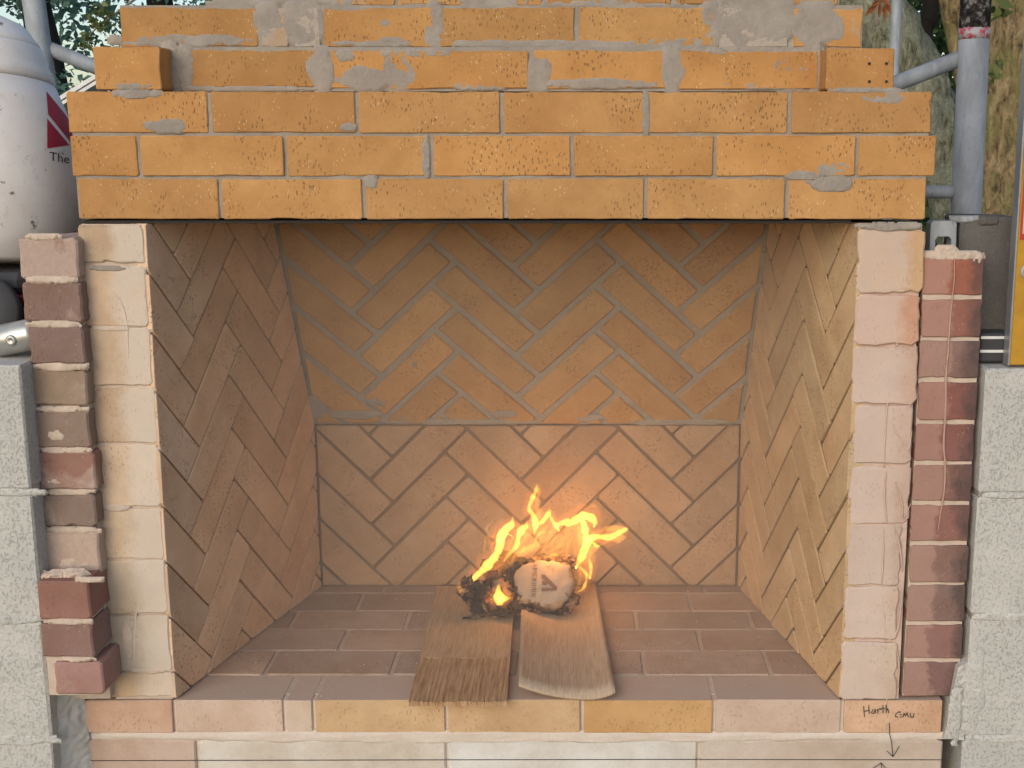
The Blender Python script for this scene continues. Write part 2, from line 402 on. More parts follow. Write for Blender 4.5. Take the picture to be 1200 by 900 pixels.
# --- leaning back
Sx = 1 / math.cos(math.atan(LEAN)); HU = (ZT - ZB) * Sx
fr = Matrix.Translation((0, YB, ZB)) @ Matrix.Rotation(math.atan(LEAN), 4, 'X')
kx = lambda h: (BL - .115 * 0 - (FL - BL) / YB * LEAN * h / Sx * -1, BR + (FR - BR) / YB * LEAN * h / Sx)
xl = lambda h: BL + (FL - BL) / YB * LEAN * h / Sx
xr = lambda h: BR + (FR - BR) / YB * LEAN * h / Sx
wall2 = bed('sloped_back', [(BL - .02, 0), (BR + .02, 0), (xr(HU) + .02, HU), (xl(HU) - .02, HU)], fr, M['mortar_dull'], fp, .0042, .0018, .010)
herring(wall2, fr, [(BL + .005, .0025), (BR - .005, .0025), (xr(HU) - .005, HU), (xl(HU) + .005, HU)], -.3633, .325, 1, .0115, (.52, .31, .135), .18, M['brick'], su=1.02, sw=1.0, ch=.003)
for px_, py_, w_, h_ in ((487, 425, .012, .012), (437, 472, .03, .02), (448, 474, .012, .01), (889, 300, .02, .03), (755, 506, .02, .01), (470, 492, .03, .012), (415, 488, .09, .02), (365, 480, .05, .05), (590, 487, .05, .016), (530, 497, .3, .012), (800, 497, .2, .014), (690, 492, .06, .016), (877, 490, .02, .03)):
    p = at(px_, py_, YB - .02); hh = (p.z - ZB) * Sx
    smear(fr, p.x, max(hh, .002), w_, h_, M['mortar_dull'], wall2, .002)
# --- side walls
def side(X0, X1, sgn, u0, z0, su, col, alpha, m_bed, joint, colf=None, rec=.008):
    ln = math.hypot(X1 - X0, YB); ux = Vector(((X1 - X0) / ln, YB / ln, 0))
    if sgn > 0:   # left wall, seen left to right = front to back
        fx, ny = ux, Vector((-ux.y, ux.x, 0)); mk = lambda u: u
    else:
        fx, ny = -ux, Vector((ux.y, -ux.x, 0)); mk = lambda u: -u
    fr = Matrix(((fx.x, ny.x, 0, X0), (fx.y, ny.y, 0, 0), (0, 0, 1, 0), (0, 0, 0, 1)))
    topu = ln * (YB - LEAN * (ZT - ZB)) / YB
    ol = [(mk(0.0), .002), (mk(ln - .003), .002), (mk(ln - .003), ZB), (mk(topu - .003), ZT), (mk(0.0), ZT)]
    if sgn < 0: ol = ol[::-1]
    ob = [(mk(.012), -.01), (mk(ln), -.01), (mk(ln), ZT), (mk(.012), ZT)]
    if sgn < 0: ob = [ob[1], ob[0], ob[3], ob[2]]
    pn = bed('side_wall', ob, fr, m_bed, fp, rec, .0006)
    herring(pn, fr, [Vector(p) for p in ol], mk(u0), z0, -sgn, joint, col, alpha, M['brick'], su=su, ch=.0007, colf=colf)
    return pn, fr
wl, frl = side(FL, BL, 1, .0225, .688, 1.0, None, .18, M['mortar_dark'], .004, lambda c: ((.76 + .0 * max(0, 1 - c.x / .25), .54 + .02 * max(0, 1 - c.x / .25), .355 + .05 * max(0, 1 - c.x / .25)), .2 + .1 * max(0, 1 - c.x / .2) * (c.y > .3)))
wr, frr = side(FR, BR, -1, .035, .592, .91, (.63, .45, .27), .2, M['mortar_dark'], .0065, None, .0034)
# --- jambs: squared brick ends stacked either side of the opening
zf = lambda y: at(300, y).z
jl = bed('jamb', [(-.826, .0), (FL - .006, .0), (FL - .006, .84), (-.826, .84)], face(0), M['mortar_cream'], fp, .004, .002, .012, .11)
ys = [262, 311, 384, 453, 520, 595, 656, 720, 788, 818]
JL = [(.60, .45, .31), (.60, .45, .32), (.62, .48, .35), (.62, .47, .34), (.64, .50, .36), (.65, .52, .38), (.66, .52, .38), (.64, .53, .41), (.62, .49, .35)]
for k in range(9):
    z1, z0 = zf(ys[k]), zf(ys[k + 1])
    g = .0025 if k != 0 else .006
    slab('brick', rect(-.832 + R.uniform(-.004, .002), FL - .0025, z0 + g / 2, z1 - g / 2), .1, face(0), M['jamb_l'], jl, JL[k], .2, ch=.0022, r=.005, jit=.0018, proud=.0015, tilt=.008, seg=.014)
jr = bed('jamb', [(FR + .006, 0), (.566, 0), (.566, .84), (FR + .006, .84)], face(0), M['mortar_pink'], fp, .005, .002, .012, .11)
ys = [268, 345, 406, 475, 546, 615, 687, 751, 821]
JR = [(.62, .42, .25), (.60, .36, .26), (.60, .42, .33), (.62, .46, .38), (.62, .46, .38), (.62, .47, .38), (.62, .48, .39), (.64, .52, .42)]
for k in range(8):
    z1, z0 = zf(ys[k]), zf(ys[k + 1])
    slab('brick', rect(FR + .0008, .574 - R.uniform(0, .007) - (.010 if k > 4 else 0), z0 + .0012, z1 - .0012), .1, face(0), M['jamb_r'], jr, JR[k], .15, ch=.0025, r=.006, jit=.0022, proud=.0022, tilt=.010, seg=.014)
# slurry wiped over the jambs
for px_, py_, w_, h_, mm, tt in ((128, 315, .055, .008, 'mortar', .001), (175, 786, .07, .010, 'mortar_cream', .003), (135, 595, .04, .012, 'mortar_cream', .002), (150, 750, .016, .06, 'mortar_cream', .002), (130, 385, .05, .008, 'mortar_cream', .0015),
                             (1041, 266, .086, .013, 'mortar', .003)):
    p = at(px_, py_); smear(face(0), p.x, p.z, w_, h_, M[mm], jl if px_ < 600 else jr, tt, .9, y=-.0008)
def ridges(lines, m, parent, Y=0.0, r=.0015):     # trowel ridges left in the slurry
    for ln in lines:
        mb = MB(); s_ = spline([(x + R.uniform(-.6, .6), y, 0) for x, y in ln], 5)
        mb.tube([at(x, y, Y) + Vector((0, R.uniform(-.0005, .0002), 0)) for x, y, _ in s_], [r * (.35 + .75 * math.sin(math.pi * (i + .3) / (len(s_) - .4))) * R.uniform(.8, 1.2) for i in range(len(s_))], 6)
        mb.build('mortar_ridge', m, parent, True)
def spline(pts, n=6):
    out = []
    for i in range(len(pts) - 1):
        p0, p1, p2, p3 = pts[max(i - 1, 0)], pts[i], pts[i + 1], pts[min(i + 2, len(pts) - 1)]
        for k in range(n):
            t_ = k / n; out.append(tuple(.5 * ((2 * b) + (-a + c_) * t_ + (2 * a - 5 * b + 4 * c_ - d) * t_ * t_ + (-a + 3 * b - 3 * c_ + d) * t_ ** 3) for a, b, c_, d in zip(p0, p1, p2, p3)))
    out.append(pts[-1]); return out
ridges([[(122, 332), (140, 352), (149, 380), (150, 420)], [(168, 690), (160, 715), (157, 760), (158, 782)]], M['mortar_pale'], jl)
ridges([[(1058, 272), (1052, 305), (1050, 318), (1042, 335), (1041, 345)], [(1060, 372), (1052, 400), (1049, 407)], [(1067, 452), (1068, 470), (1062, 480)], [(1043, 450), (1040, 475), (1037, 520), (1037, 548)], [(1046, 500), (1055, 515), (1064, 527), (1069, 505)], [(1049, 565), (1057, 590), (1058, 608), (1068, 590)], [(1038, 552), (1037, 580), (1039, 614)], [(1048, 616), (1054, 640), (1058, 670)], [(1036, 620), (1034, 660), (1033, 684)], [(1057, 690), (1056, 715), (1050, 742), (1037, 752)], [(1034, 700), (1037, 730), (1036, 750)], [(1050, 755), (1054, 780), (1052, 806)], [(1041, 812), (1036, 830), (1024, 840)]], M['mortar_pink'], jr)

# --- breast: three flush courses over the opening, then stepped courses
lint = mesh('steel_lintel', *(lambda b: (b.v, b.f))(MB().box(at(96, 258).x, at(998, 258).x, .006, .11, .8408, .8455)), M['steel'], fp)
core = bed('breast', [(-.828, .85), (.568, .85), (.568, 1.052), (-.828, 1.052)], face(0), M['mortar'], fp, .0035, .0018, .009, .095)
def course(parent, Y, ytop, ybot, xs, g=.006, alphas=None, col=BUFF, depth=.1, mat='brick', ch=.0014, **kw):
    for i in range(len(xs) - 1):
        a = at(xs[i], ytop, Y); b = at(xs[i + 1], ytop, Y)
        z0, z1 = at(xs[i], ybot, Y).z, a.z
        e = .0004 if True else 0
        slab('brick', rect(a.x + g / 2 * .8, b.x - g / 2 * .8, z0 + g / 2 * .6, z1 - g / 2 * .6), depth, face(Y), M[mat], parent, col, alphas[i] if alphas else .1, ch=ch, **{'r': .0024, 'seg': .022, **kw})
course(core, 0, 106, 157.5, [75, 244, 417, 587.5, 757, 926, 1095], .007, [.2, .12, .06, .06, .08, .14], (.535, .292, .112))
course(core, 0, 157.5, 208, [80, 161, 333, 505, 670.5, 838, 1005, 1100], .007, [.05, .06, .08, .06, .06, .12, .04], (.53, .288, .108))
course(core, 0, 208, 258.5, [88, 257, 425.5, 592, 756.5, 922.5, 1088], .007, [.05, .05, .08, .05, .05, .16], (.545, .302, .118))
step = bed('stepped_course', [(at(203, 57, .06).x, 1.056), (at(966, 57, .06).x, 1.056), (at(966, 57, .06).x, at(600, 55, .06).z), (at(203, 57, .06).x, at(600, 55, .06).z)], face(.06), M['mortar'], fp, .003, .0015, .012, .24)
course(step, .002, 54, 106, [108, 188], .003, [.08]); course(step, .002, 56, 106, [968, 1050], .003, [.05])
course(step, .06, 57, 106, [205, 384, 455, 622, 793, 962], .010, [.16, .5, .2, .18, .3], (.51, .28, .105), jit=.0016)
hd = MB()
for hx, hy in ((1018.5, 74.5), (1038.5, 74.5), (1018.5, 95.5), (1038.5, 95.5)):
    p = at(hx, hy, .002); hd.tube([(p.x, -.0008, p.z), (p.x, .02, p.z)], .0022, 8)
hd.build('core_hole', M['steel'], step)
step5 = bed('stepped_course', [(at(140, 8, .075).x, 1.122), (at(1012, 8, .075).x, 1.122), (at(1012, 8, .075).x, at(600, 6, .075).z), (at(140, 8, .075).x, at(600, 6, .075).z)], face(.075), M['mortar'], fp, .003, .0015, .012, .2)
course(step5, .075, 7, 57, [137, 303, 340, 376, 510, 676, 840, 928, 1014], .009, [.2, .7, .75, .16, .16, .14, .9, .45], (.51, .28, .105), jit=.0016)
step6 = bed('stepped_course', [(at(292, 2, .1).x, at(600, 6, .1).z - .002), (at(984, 2, .1).x, at(600, 6, .1).z - .002), (at(984, 2, .1).x, at(600, -45, .1).z), (at(292, 2, .1).x, at(600, -45, .1).z)], face(.1), M['mortar'], fp, .003, .0015, .012, .2)
course(step6, .1, -46, 8, [290, 463, 638, 790, 858, 986], .009, [.35, .25, .3, .3, .2], (.51, .28, .105), jit=.0016)
# mortar smeared over the stepped courses
for px_, py_, w_, h_, Y, mm in (
        (158, 110, .07, .014, 0, 'mortar'), (195, 148, .06, .02, 0, 'mortar'), (155, 101, .06, .01, .002, 'mortar'), (200, 80, .03, .07, .06, 'mortar'), (215, 80, .03, .06, .06, 'mortar'), (290, 104, .22, .008, .06, 'mortar'),
        (375, 82, .04, .06, .06, 'mortar'), (425, 92, .08, .035, .06, 'mortar'), (405, 65, .03, .02, .06, 'mortar'), (470, 85, .05, .055, .06, 'mortar'), (490, 62, .10, .012, .06, 'mortar'), (560, 102, .10, .01, .06, 'mortar'), (630, 85, .04, .05, .06, 'mortar'), (700, 98, .16, .016, .06, 'mortar'),
        (790, 80, .035, .07, .06, 'mortar'), (840, 61, .03, .01, .06, 'mortar'), (935, 84, .07, .06, .06, 'mortar'), (958, 82, .02, .07, .06, 'mortar'), (900, 100, .12, .012, .06, 'mortar'),
        (1040, 114, .08, .02, 0, 'mortar'), (1015, 106, .1, .008, 0, 'mortar'), (975, 198, .05, .02, 0, 'mortar'), (975, 215, .07, .022, 0, 'mortar'), (940, 205, .05, .014, 0, 'mortar'), (499, 185, .012, .058, 0, 'mortar'), (407, 148, .025, .014, 0, 'mortar'), (435, 213, .02, .02, 0, 'mortar'), (757, 135, .012, .06, 0, 'mortar'),
        (215, 48, .2, .018, .075, 'mortar'), (318, 30, .05, .06, .075, 'mortar'), (355, 28, .06, .06, .075, 'mortar'), (340, 28, .02, .06, .075, 'mortar'), (440, 51, .12, .01, .075, 'mortar'), (452, 26, .02, .014, .075, 'mortar'), (460, 48, .04, .012, .075, 'mortar'), (508, 30, .03, .06, .075, 'mortar'), (600, 51, .2, .012, .075, 'mortar'),
        (700, 53, .2, .014, .075, 'mortar'), (800, 50, .12, .018, .075, 'mortar'), (833, 30, .035, .06, .075, 'mortar'), (885, 30, .12, .07, .075, 'mortar'), (955, 30, .08, .06, .075, 'mortar'), (845, 25, .02, .06, .075, 'mortar'),
        (330, 5, .2, .02, .1, 'mortar'), (575, 3, .1, .02, .1, 'mortar'), (720, 5, .2, .014, .1, 'mortar'), (855, 3, .06, .02, .1, 'mortar')):
    p = at(px_, py_, Y); par = core if Y == 0 else step if Y < .07 else step5 if Y < .09 else step6
    smear(face(Y), p.x, p.z, w_ * 1.0, h_ * 1.05, M[mm], par, .0014, 1.35, y=.0)
# --- hearth and front course
hb = [0, .1063, .2208, .3304, .4326, .5404, .60]
he = bed('hearth', [(FL - .03, .03), (FR + .03, .03), (FR + .03, .60), (FL - .03, .60)], Matrix(((1, 0, 0, 0), (0, 0, 1, 0), (0, -1, 0, 0), (0, 0, 0, 1))), M['mortar_hearth'], fp, .0025, .0008, .02, .06)
HF = Matrix(((1, 0, 0, 0), (0, 0, 1, 0), (0, -1, 0, 0), (0, 0, 0, 1)))     # local z -> +Y, local y -> down
refs = [None, on(462, 778).x, on(820, 750).x, on(879, 727).x, on(808, 705).x, on(700, 690).x]
for rI in range(1, 6):
    y0, y1 = hb[rI], hb[rI + 1]
    for k in range(-8, 8):
        a = refs[rI] + k * .236; b = a + .236; ym = y1
        xlo = FL + (BL - FL) * y0 / YB - .01; xhi = FR + (BR - FR) * y0 / YB + .01
        a2, b2 = max(a, xlo), min(b, xhi)
        if b2 - a2 < .02: continue
        slab('brick', rect(a2 + .0033, b2 - .0033, y0 + .003, min(y1, .6) - .003), .05, HF, M['brick'], he, (.50, .37, .285), .26, ch=.0015, r=.003, jit=.0007, tilt=.003, proud=.0008)
# front course: each brick shows its top and its face
fx = [88, 203, 332.5, 367, 523, 682, 837, 988, 1107]
fcol = [(.62, .42, .31), (.64, .50, .40), (.64, .52, .41), (.62, .43, .25), (.60, .41, .24), (.60, .37, .17), (.62, .48, .39), (.64, .42, .28)]
fal = [.2, .3, .3, .16, .2, .1, .3, .14]
he2 = mesh('hearth_edge', *(lambda b: (b.v, b.f))(MB().box(at(95, 840).x, at(1100, 840).x, .006, .1, -.075, -.004)), M['mortar_pale'], fp)
for k in range(8):
    a, b = at(fx[k], 822).x + .003, at(fx[k + 1], 822).x - .003
    bb = MB()
    zt, zb = -.0012 + R.uniform(-.0006, .0006), at(300, 859).z
    bb.box(a, b, R.uniform(-.001, .001), .1035, zb, zt, c=.0018)
    for v in bb.v: v += Vector((R.uniform(-1, 1), R.uniform(-1, 1), R.uniform(-1, 1))) * .0005
    o = bb.build('brick', M['edge'], he2); o.color = (*fcol[k], fal[k])
smear(face(0), at(600, 864).x, at(600, 864).z, 1.3, .02, M['mortar_pale'], he2, .003, 1.0, y=.001)
# base blocks with a pencil line
bz1 = at(300, 867).z; bs = mesh('base', *(lambda b: (b.v, b.f))(MB().box(at(88, 880).x + .01, at(1104, 880).x - .01, .006, .6, -.46, bz1 - .004)), M['mortar_pale'], fp)
bx = [85, 231, 524, 819, 1106]; bc = [(.62, .48, .40), (.66, .63, .57), (.64, .63, .60), (.64, .56, .49)]
for k in range(4):
    a, b = at(bx[k], 880).x + .003, at(bx[k + 1], 880).x - .003
    o = slab('block', rect(a, b, bz1 - .2, bz1 - .001), .1, face(.0), M['basebrick'], bs, bc[k], .3, ch=.003, r=.005, jit=.001, proud=.0005, tilt=.001)
def stroke(mb, pts, Y, wd=.0007):   # pencil stroke: a thin flat ribbon on the surface
    P_ = [at(x, y, 0) for x, y in pts]
    for a, b in zip(P_[:-1], P_[1:]):
        d = (b - a); d.y = 0
        if d.length < 1e-6: continue
        n_ = Vector((-d.z, 0, d.x)).normalized() * wd; e = d.normalized() * wd * .6
        q = [a - n_ - e, b - n_ + e, b + n_ + e, a + n_ - e]
        mb.add([(v.x, Y, v.z) for v in q], [(0, 1, 2, 3)])
pl = MB(); stroke(pl, [(92, 891), (300, 890.5), (520, 890), (800, 889.5), (1104, 890)], -.0016, .0007); pl.build('pencil_line', M['pencil'], bs)
hw = MB(); z7 = lambda pts: [(980 + x * 220 / 1200, 800 + y * 100 / 545) for x, y in pts]
for s in ([(172, 148), (178, 215)], [(205, 140), (208, 195)], [(175, 180), (206, 172)], [(232, 165), (222, 190), (238, 192), (246, 165), (250, 192)], [(262, 165), (264, 192)], [(262, 175), (276, 162), (284, 168)],
          [(296, 140), (296, 190)], [(284, 162), (310, 158)], [(318, 140), (316, 190)], [(316, 175), (326, 162), (334, 190)],
          [(400, 180), (378, 195), (376, 212), (392, 216)], [(400, 185), (412, 182)], [(402, 200), (416, 200)], [(404, 216), (420, 214)], [(426, 215), (430, 190), (440, 208), (450, 188), (458, 214)], [(470, 190), (472, 215), (488, 218), (494, 192)],
          [(336, 252), (338, 320), (350, 370), (360, 465)], [(322, 432), (360, 468), (400, 402)]):
    stroke(hw, z7(s), -.0030, .0007)
stroke(hw, z7([(285, 508), (288, 545), (288, 600)]), -.0030); stroke(hw, z7([(225, 548), (285, 508), (318, 548)]), -.0030)
hw.build('handwriting', M['pencil'], he2)
# solid mass behind
MB().box(-.8, .55, .70, .95, -.46, 1.045).build('rear_wall', M['mortar'], fp)
MB().box(-.80, .545, .105, .69, .8425, 1.04).build('throat_light_stop', M['mortar'], fp)  # added unseen block, closes the throat to keep stray light out

# ================================================================== red brick piers
pl_ = empty('brick_pier', (-.87, .05, -.45), 'narrow mauve grey brick pier with crumbly cream joints beside the left block wall', 'brick pier', 'brick piers beside the firebox')
ys = [277, 329, 381, 431, 478, 528, 577, 620, 676]
pc = [(.30, .175, .14), (.27, .18, .15), (.27, .185, .155), (.36, .27, .20), (.30, .215, .17), (.34, .20, .165), (.28, .21, .175), (.45, .34, .24)]
core = bed('pier_core', [(at(26, 300, -.03).x, .01), (at(87, 300, -.03).x, .01), (at(87, 300, -.03).x, at(50, 281, -.03).z), (at(26, 300, -.03).x, at(50, 281, -.03).z)], face(-.02), M['mortar_cream'], pl_, .004, .003, .01, .12)
for k in range(8):
    Y = -.03; g = .009 if k else .007
    x0, x1 = at(22, 300, Y).x, at(93, 300, Y).x
    o = slab('brick', rect(x0 + R.uniform(-.002, .004), x1 - R.uniform(0, .005), at(50, ys[k + 1], Y).z + g / 2, at(50, ys[k], Y).z - g / 2), .11, face(Y), M['redbrick'], core, pc[k], .42 + (.25 if k in (0, 7) else 0), ch=.003, r=.004, jit=.0018, proud=.002, tilt=.012, seg=.014)
ys = [678, 729, 773, 817]
for k in range(3):
    Y = -.085; x0, x1 = at(48 if k < 2 else 60, 750, Y).x, at(109 if k < 2 else 117, 750, Y).x
    slab('brick', rect(x0, x1, at(50, ys[k + 1], Y).z + .004, at(50, ys[k], Y).z - .004), .17, face(Y), M['redbrick'], core, ((.30, .165, .135), (.30, .19, .165), (.38, .225, .195))[k], .28, ch=.003, r=.004, jit=.0016, seg=.016)
MB().box(at(52, 750, -.08).x, at(105, 750, -.08).x, -.078, .02, at(60, 815, -.08).z, at(60, 685, -.08).z).build('joint_mortar', M['mortar_cream'], core)
for px_, py_, w_, h_ in ((50, 278, .06, .012), (60, 328, .08, .014), (62, 380, .09, .014), (70, 430, .09, .016), (70, 480, .09, .012), (75, 528, .09, .012), (78, 577, .09, .012), (85, 622, .09, .014), (85, 660, .07, .03), (62, 565, .03, .014), (65, 510, .03, .02)):
    p = at(px_, py_, -.03); smear(face(-.03), p.x, p.z, w_ * .84, h_ * .8, M['mortar_cream'], core, .0022, 1.5)
for px_, py_, w_, h_ in ((80, 729, .08, .012), (90, 773, .07, .01), (105, 680, .05, .01)):
    p = at(px_, py_, -.085); smear(face(-.085), p.x, p.z, w_ * .8, h_ * .8, M['mortar_cream'], core, .003, 1.1)
for px_, py_, w_ in ((60, 676, .05), (85, 675, .05)):   # crumbs on the ledge
    p = at(px_, py_, -.06); smear(face(-.06), p.x, p.z, w_, .02, M['mortar_cream'], core, .012, 1.6)

pr_ = empty('brick_pier', (.63, .05, -.45), 'narrow dark red brick pier with straight pale joints beside the right block wall', 'brick pier', 'brick piers beside the firebox')
ys = [300, 348.5, 397, 446, 495, 543, 590, 637, 684, 730.5, 774, 818]
prc = [(.36, .145, .10), (.33, .155, .12), (.28, .17, .145), (.29, .125, .105), (.27, .13, .115), (.27, .145, .125), (.27, .13, .11), (.25, .15, .125), (.25, .165, .145), (.28, .16, .145), (.26, .155, .14)]
x0, x1 = at(1083, 300, .005).x, at(1157, 300, .005).x
core = bed('pier_core', [(x0 + .002, .004), (x1 - .004, .004), (x1 - .004, .785), (x0 + .002, .785)], face(.005), M['mortar_cream'], pr_, .0042, .0012, .007, .11)
for k in range(11):
    g = .0065
    slab('brick', rect(x0 + R.uniform(0, .003), x1 - R.uniform(0, .003), at(1100, ys[k + 1], .005).z + g / 2, at(1100, ys[k], .005).z - g / 2), .1, face(.005), M['redbrick_r'], core, prc[k], .0, ch=.0018, r=.003, jit=.0012, proud=.0015, seg=.014)
ridges([[(1119, 302), (1118, 330), (1114, 370), (1111, 410), (1109, 440), (1108, 480), (1106, 520), (1108, 545), (1106, 575), (1102, 600), (1098, 625)]], M['ridge_pink'], core, .0035, .0019)
for px_, py_, w_, h_ in ((1115, 300, .09, .014), (1110, 296, .04, .02), (1145, 303, .02, .015)):
    p = at(px_, py_, .01); smear(face(.01), p.x, p.z, w_, h_, M['mortar_cream'], core, .005, 1.0)
# dark strip painted as the shade in the crack between jamb and pier
MB().box(at(1082, 300).x + .0, x0 + .002, .03, .1, .0, .785).build('crack_shade', M['steel'], pr_)

# ================================================================== concrete block walls
wl_ = empty('block_wall', (-1.2, .05, -.45), 'rough pale grey concrete block wall left of the fireplace', 'block wall', 'block walls flanking the fireplace')
Y = -.075; xr_ = at(25, 425, Y).x
MB().box(-1.75, xr_ - .006, Y + .006, Y + .2, -.46, at(20, 432, Y).z).build('wall_core', M['mortar_pale'], wl_)
ys = [425, 577, 727, 868, 1020]
def cmu_wall(root, xs_rows, ys, Y, px_, depth=.2):
    for k in range(len(ys) - 1):
        z1, z0 = at(px_, ys[k], Y).z - .004, at(px_, ys[k + 1], Y).z + .004
        for a, b in xs_rows[k % len(xs_rows)]:
            bb = MB().box(a + .004, b - .004, Y + R.uniform(-.001, .001), Y + depth, z0, z1, c=.004)
            for v in bb.v: v += Vector((R.uniform(-1, 1), R.uniform(-1, 1), R.uniform(-1, 1))) * .0012
            bb.build('block', M['cmu'], root)
cmu_wall(wl_, [[(-1.36, xr_ + .002), (-1.75, -1.36)], [(-1.16, xr_ + .002), (-1.56, -1.16)]], ys, Y, 20)
for px_, py_, w_, h_ in ((8, 577, .10, .012), (8, 727, .11, .014), (20, 868, .12, .016)):
    p = at(px_, py_, Y); smear(face(Y), p.x, p.z, w_, h_, M['cmu'], wl_, .0015, 1.2)
q0 = Vector((at(46, 840, -.075).x, -.070, 0)); q1 = Vector((at(104, 840, -.002).x, .004, 0)); ex = (q1 - q0).normalized(); ey = Vector((-ex.y, ex.x, 0))
bed('joint_mortar', [(0, -.3), ((q1 - q0).length, -.3), ((q1 - q0).length - .008, at(60, 824, -.04).z), (0, at(60, 776, -.05).z)], Matrix(((ex.x, ey.x, 0, q0.x), (ex.y, ey.y, 0, q0.y), (0, 0, 1, 0), (0, 0, 0, 1))), M['base'], wl_, .0, .004, .005, .05)
wr_ = empty('block_wall', (1.0, .05, -.45), 'rough pale grey concrete block wall right of the fireplace', 'block wall', 'block walls flanking the fireplace')
Y = -.01; xl_ = at(1153, 430, Y).x
MB().box(xl_ + .006, 1.6, Y + .006, Y + .2, -.46, at(1180, 438, Y).z).build('wall_core', M['mortar'], wr_)
ys = [430, 581, 723, 865, 1010]
cmu_wall(wr_, [[(xl_, xl_ + .3), (xl_ + .3, 1.6)], [(xl_, xl_ + .22), (xl_ + .22, xl_ + .62), (xl_ + .62, 1.6)]], ys, Y, 1180)
for px_, py_, w_, h_ in ((1178, 581, .06, .010), (1180, 723, .10, .014), (1180, 866, .10, .014), (1143, 810, .03, .16), (1120, 840, .02, .09)):
    p = at(px_, py_, Y); smear(face(Y), p.x, p.z, w_, h_, M['cmu'], wr_, .002, 1.2)

bed('joint_mortar', [(at(1107, 840, -.004).x, at(0, 864, 0).z), (at(1130, 840, -.004).x, at(0, 864, 0).z), (at(1131, 840, -.004).x, at(0, 772, 0).z), (at(1118, 840, -.004).x, at(0, 780, 0).z)], face(-.008), M['cmu'], wr_, .0, .006, .005, .1)
# ================================================================== fire
kx_ = lambda px_, py_, Z: on(px_, py_, Z)
def wood(name, grain, a, b):
    t = NT(name); v = t.obj((60, 5, 5), False); v0 = t.obj((1, 1, 1), False)
    n1 = t.noise(v, 3.0, 5, .65, .3); n2 = t.noise(v0, 12, 4); n3 = t.noise(t.obj((160, 9, 9), False), 2, 4, .7)
    c = t.mix(t.rng(n1, .3, .7), (*a, 1), (*b, 1)); n4 = t.noise(t.obj((420, 7, 7), False), 2, 4, .8); c = t.mix(t.rng(n4, .5, .72, 0, .75 * grain), c, t.mix(1.0, c, (.45, .38, .32, 1), 'MULTIPLY'))
    c = t.mix(t.rng(n3, .45, .75, 0, grain), c, t.mix(1.0, c, (.35, .28, .22, 1), 'MULTIPLY'))
    c = t.mix(t.rng(n2, .4, .7, 0, .5), c, t.mix(1.0, c, (.78, .7, .62, 1), 'MULTIPLY'))
    return t.done(c, .85, t.bump(t.math('ADD', n1, n3), .6, .002 * grain))
M['wood1'] = wood('rough sawn cedar', .55, (.56, .40, .25), (.47, .32, .19)); M['wood2'] = wood('weathered curved board', .45, (.55, .42, .30), (.46, .34, .235))
M['wood1r'] = wood('freshly split cedar', .8, (.55, .37, .22), (.44, .27, .145))
b1 = empty('wood_board', on(545, 760, 0), 'flat brown cedar board with rough grained end hanging over hearth edge', 'board', 'boards under the burning paper')
def strip(l0, l1, r0, r1, sag, lift, thick, nu=14, nv=16, Z=0.0, wav=.0):
    """board between left edge l0->l1 and right edge r0->r1 (front to back) with a curved cross section"""
    vs = []
    for s in (0, 1):
        for j in range(nv + 1):
            v = j / nv; L = l0.lerp(l1, v); Rr = r0.lerp(r1, v)
            for i in range(nu + 1):
                u = i / nu; p = L.lerp(Rr, u)
                z = Z + thick * s + sag(u) + lift * 0 + wav * (noise.noise((p.x * 60, p.y * 5, 2)) + .8 * noise.noise((p.x * 170, p.y * 9, 6))) * s
                vs.append((p.x, p.y + (R.uniform(-.0015, .0015) if j == 0 and s else 0), z))
    n = (nu + 1) * (nv + 1); k = lambda i, j, s: s * n + j * (nu + 1) + i
    fs = []
    for j in range(nv):
        for i in range(nu):
            fs += [(k(i, j, 1), k(i + 1, j, 1), k(i + 1, j + 1, 1), k(i, j + 1, 1)), (k(i, j + 1, 0), k(i + 1, j + 1, 0), k(i + 1, j, 0), k(i, j, 0))]
    for i in range(nu): fs += [(k(i, 0, 0), k(i + 1, 0, 0), k(i + 1, 0, 1), k(i, 0, 1)), (k(i + 1, nv, 0), k(i, nv, 0), k(i, nv, 1), k(i + 1, nv, 1))]
    for j in range(nv): fs += [(k(0, j + 1, 0), k(0, j, 0), k(0, j, 1), k(0, j + 1, 1)), (k(nu, j, 0), k(nu, j + 1, 0), k(nu, j + 1, 1), k(nu, j, 1))]
    return vs, fs
l0, l1, r0, r1 = on(479, 824, .008), on(512, 688, .008), on(594, 824, .008), on(604, 690, .008)
m0, m1 = l0.lerp(l1, .33), r0.lerp(r1, .33)
vs, fs = strip(m0, l1, m1, r1, lambda u: .001, 0, .0090, Z=.001, wav=.0006); mesh('plank', vs, fs, M['wood1'], b1)
vs, fs = strip(l0, m0, r0, m1, lambda u: .001, 0, .0088, Z=.001, nu=110, wav=.0024); mesh('split_end', vs, fs, M['wood1r'], b1)
b2 = empty('wood_board', on(660, 760, 0), 'curved greyish brown board with upturned edges leaning under the printed paper', 'board', 'boards under the burning paper')
l0, l1, r0, r1 = on(608, 809, .02), on(612, 690, .02), on(721, 814, .012), on(697, 684, .012)
sg = lambda u: .026 * (1 - u / .72) ** 2 if u < .72 else .16 * (u - .72) ** 2
vs, fs = strip(l0, l1, r0, r1, sg, 0, .006, nu=24, nv=12, Z=.001, wav=.0006); mesh('plank', vs, fs, M['wood2'], b2, True)

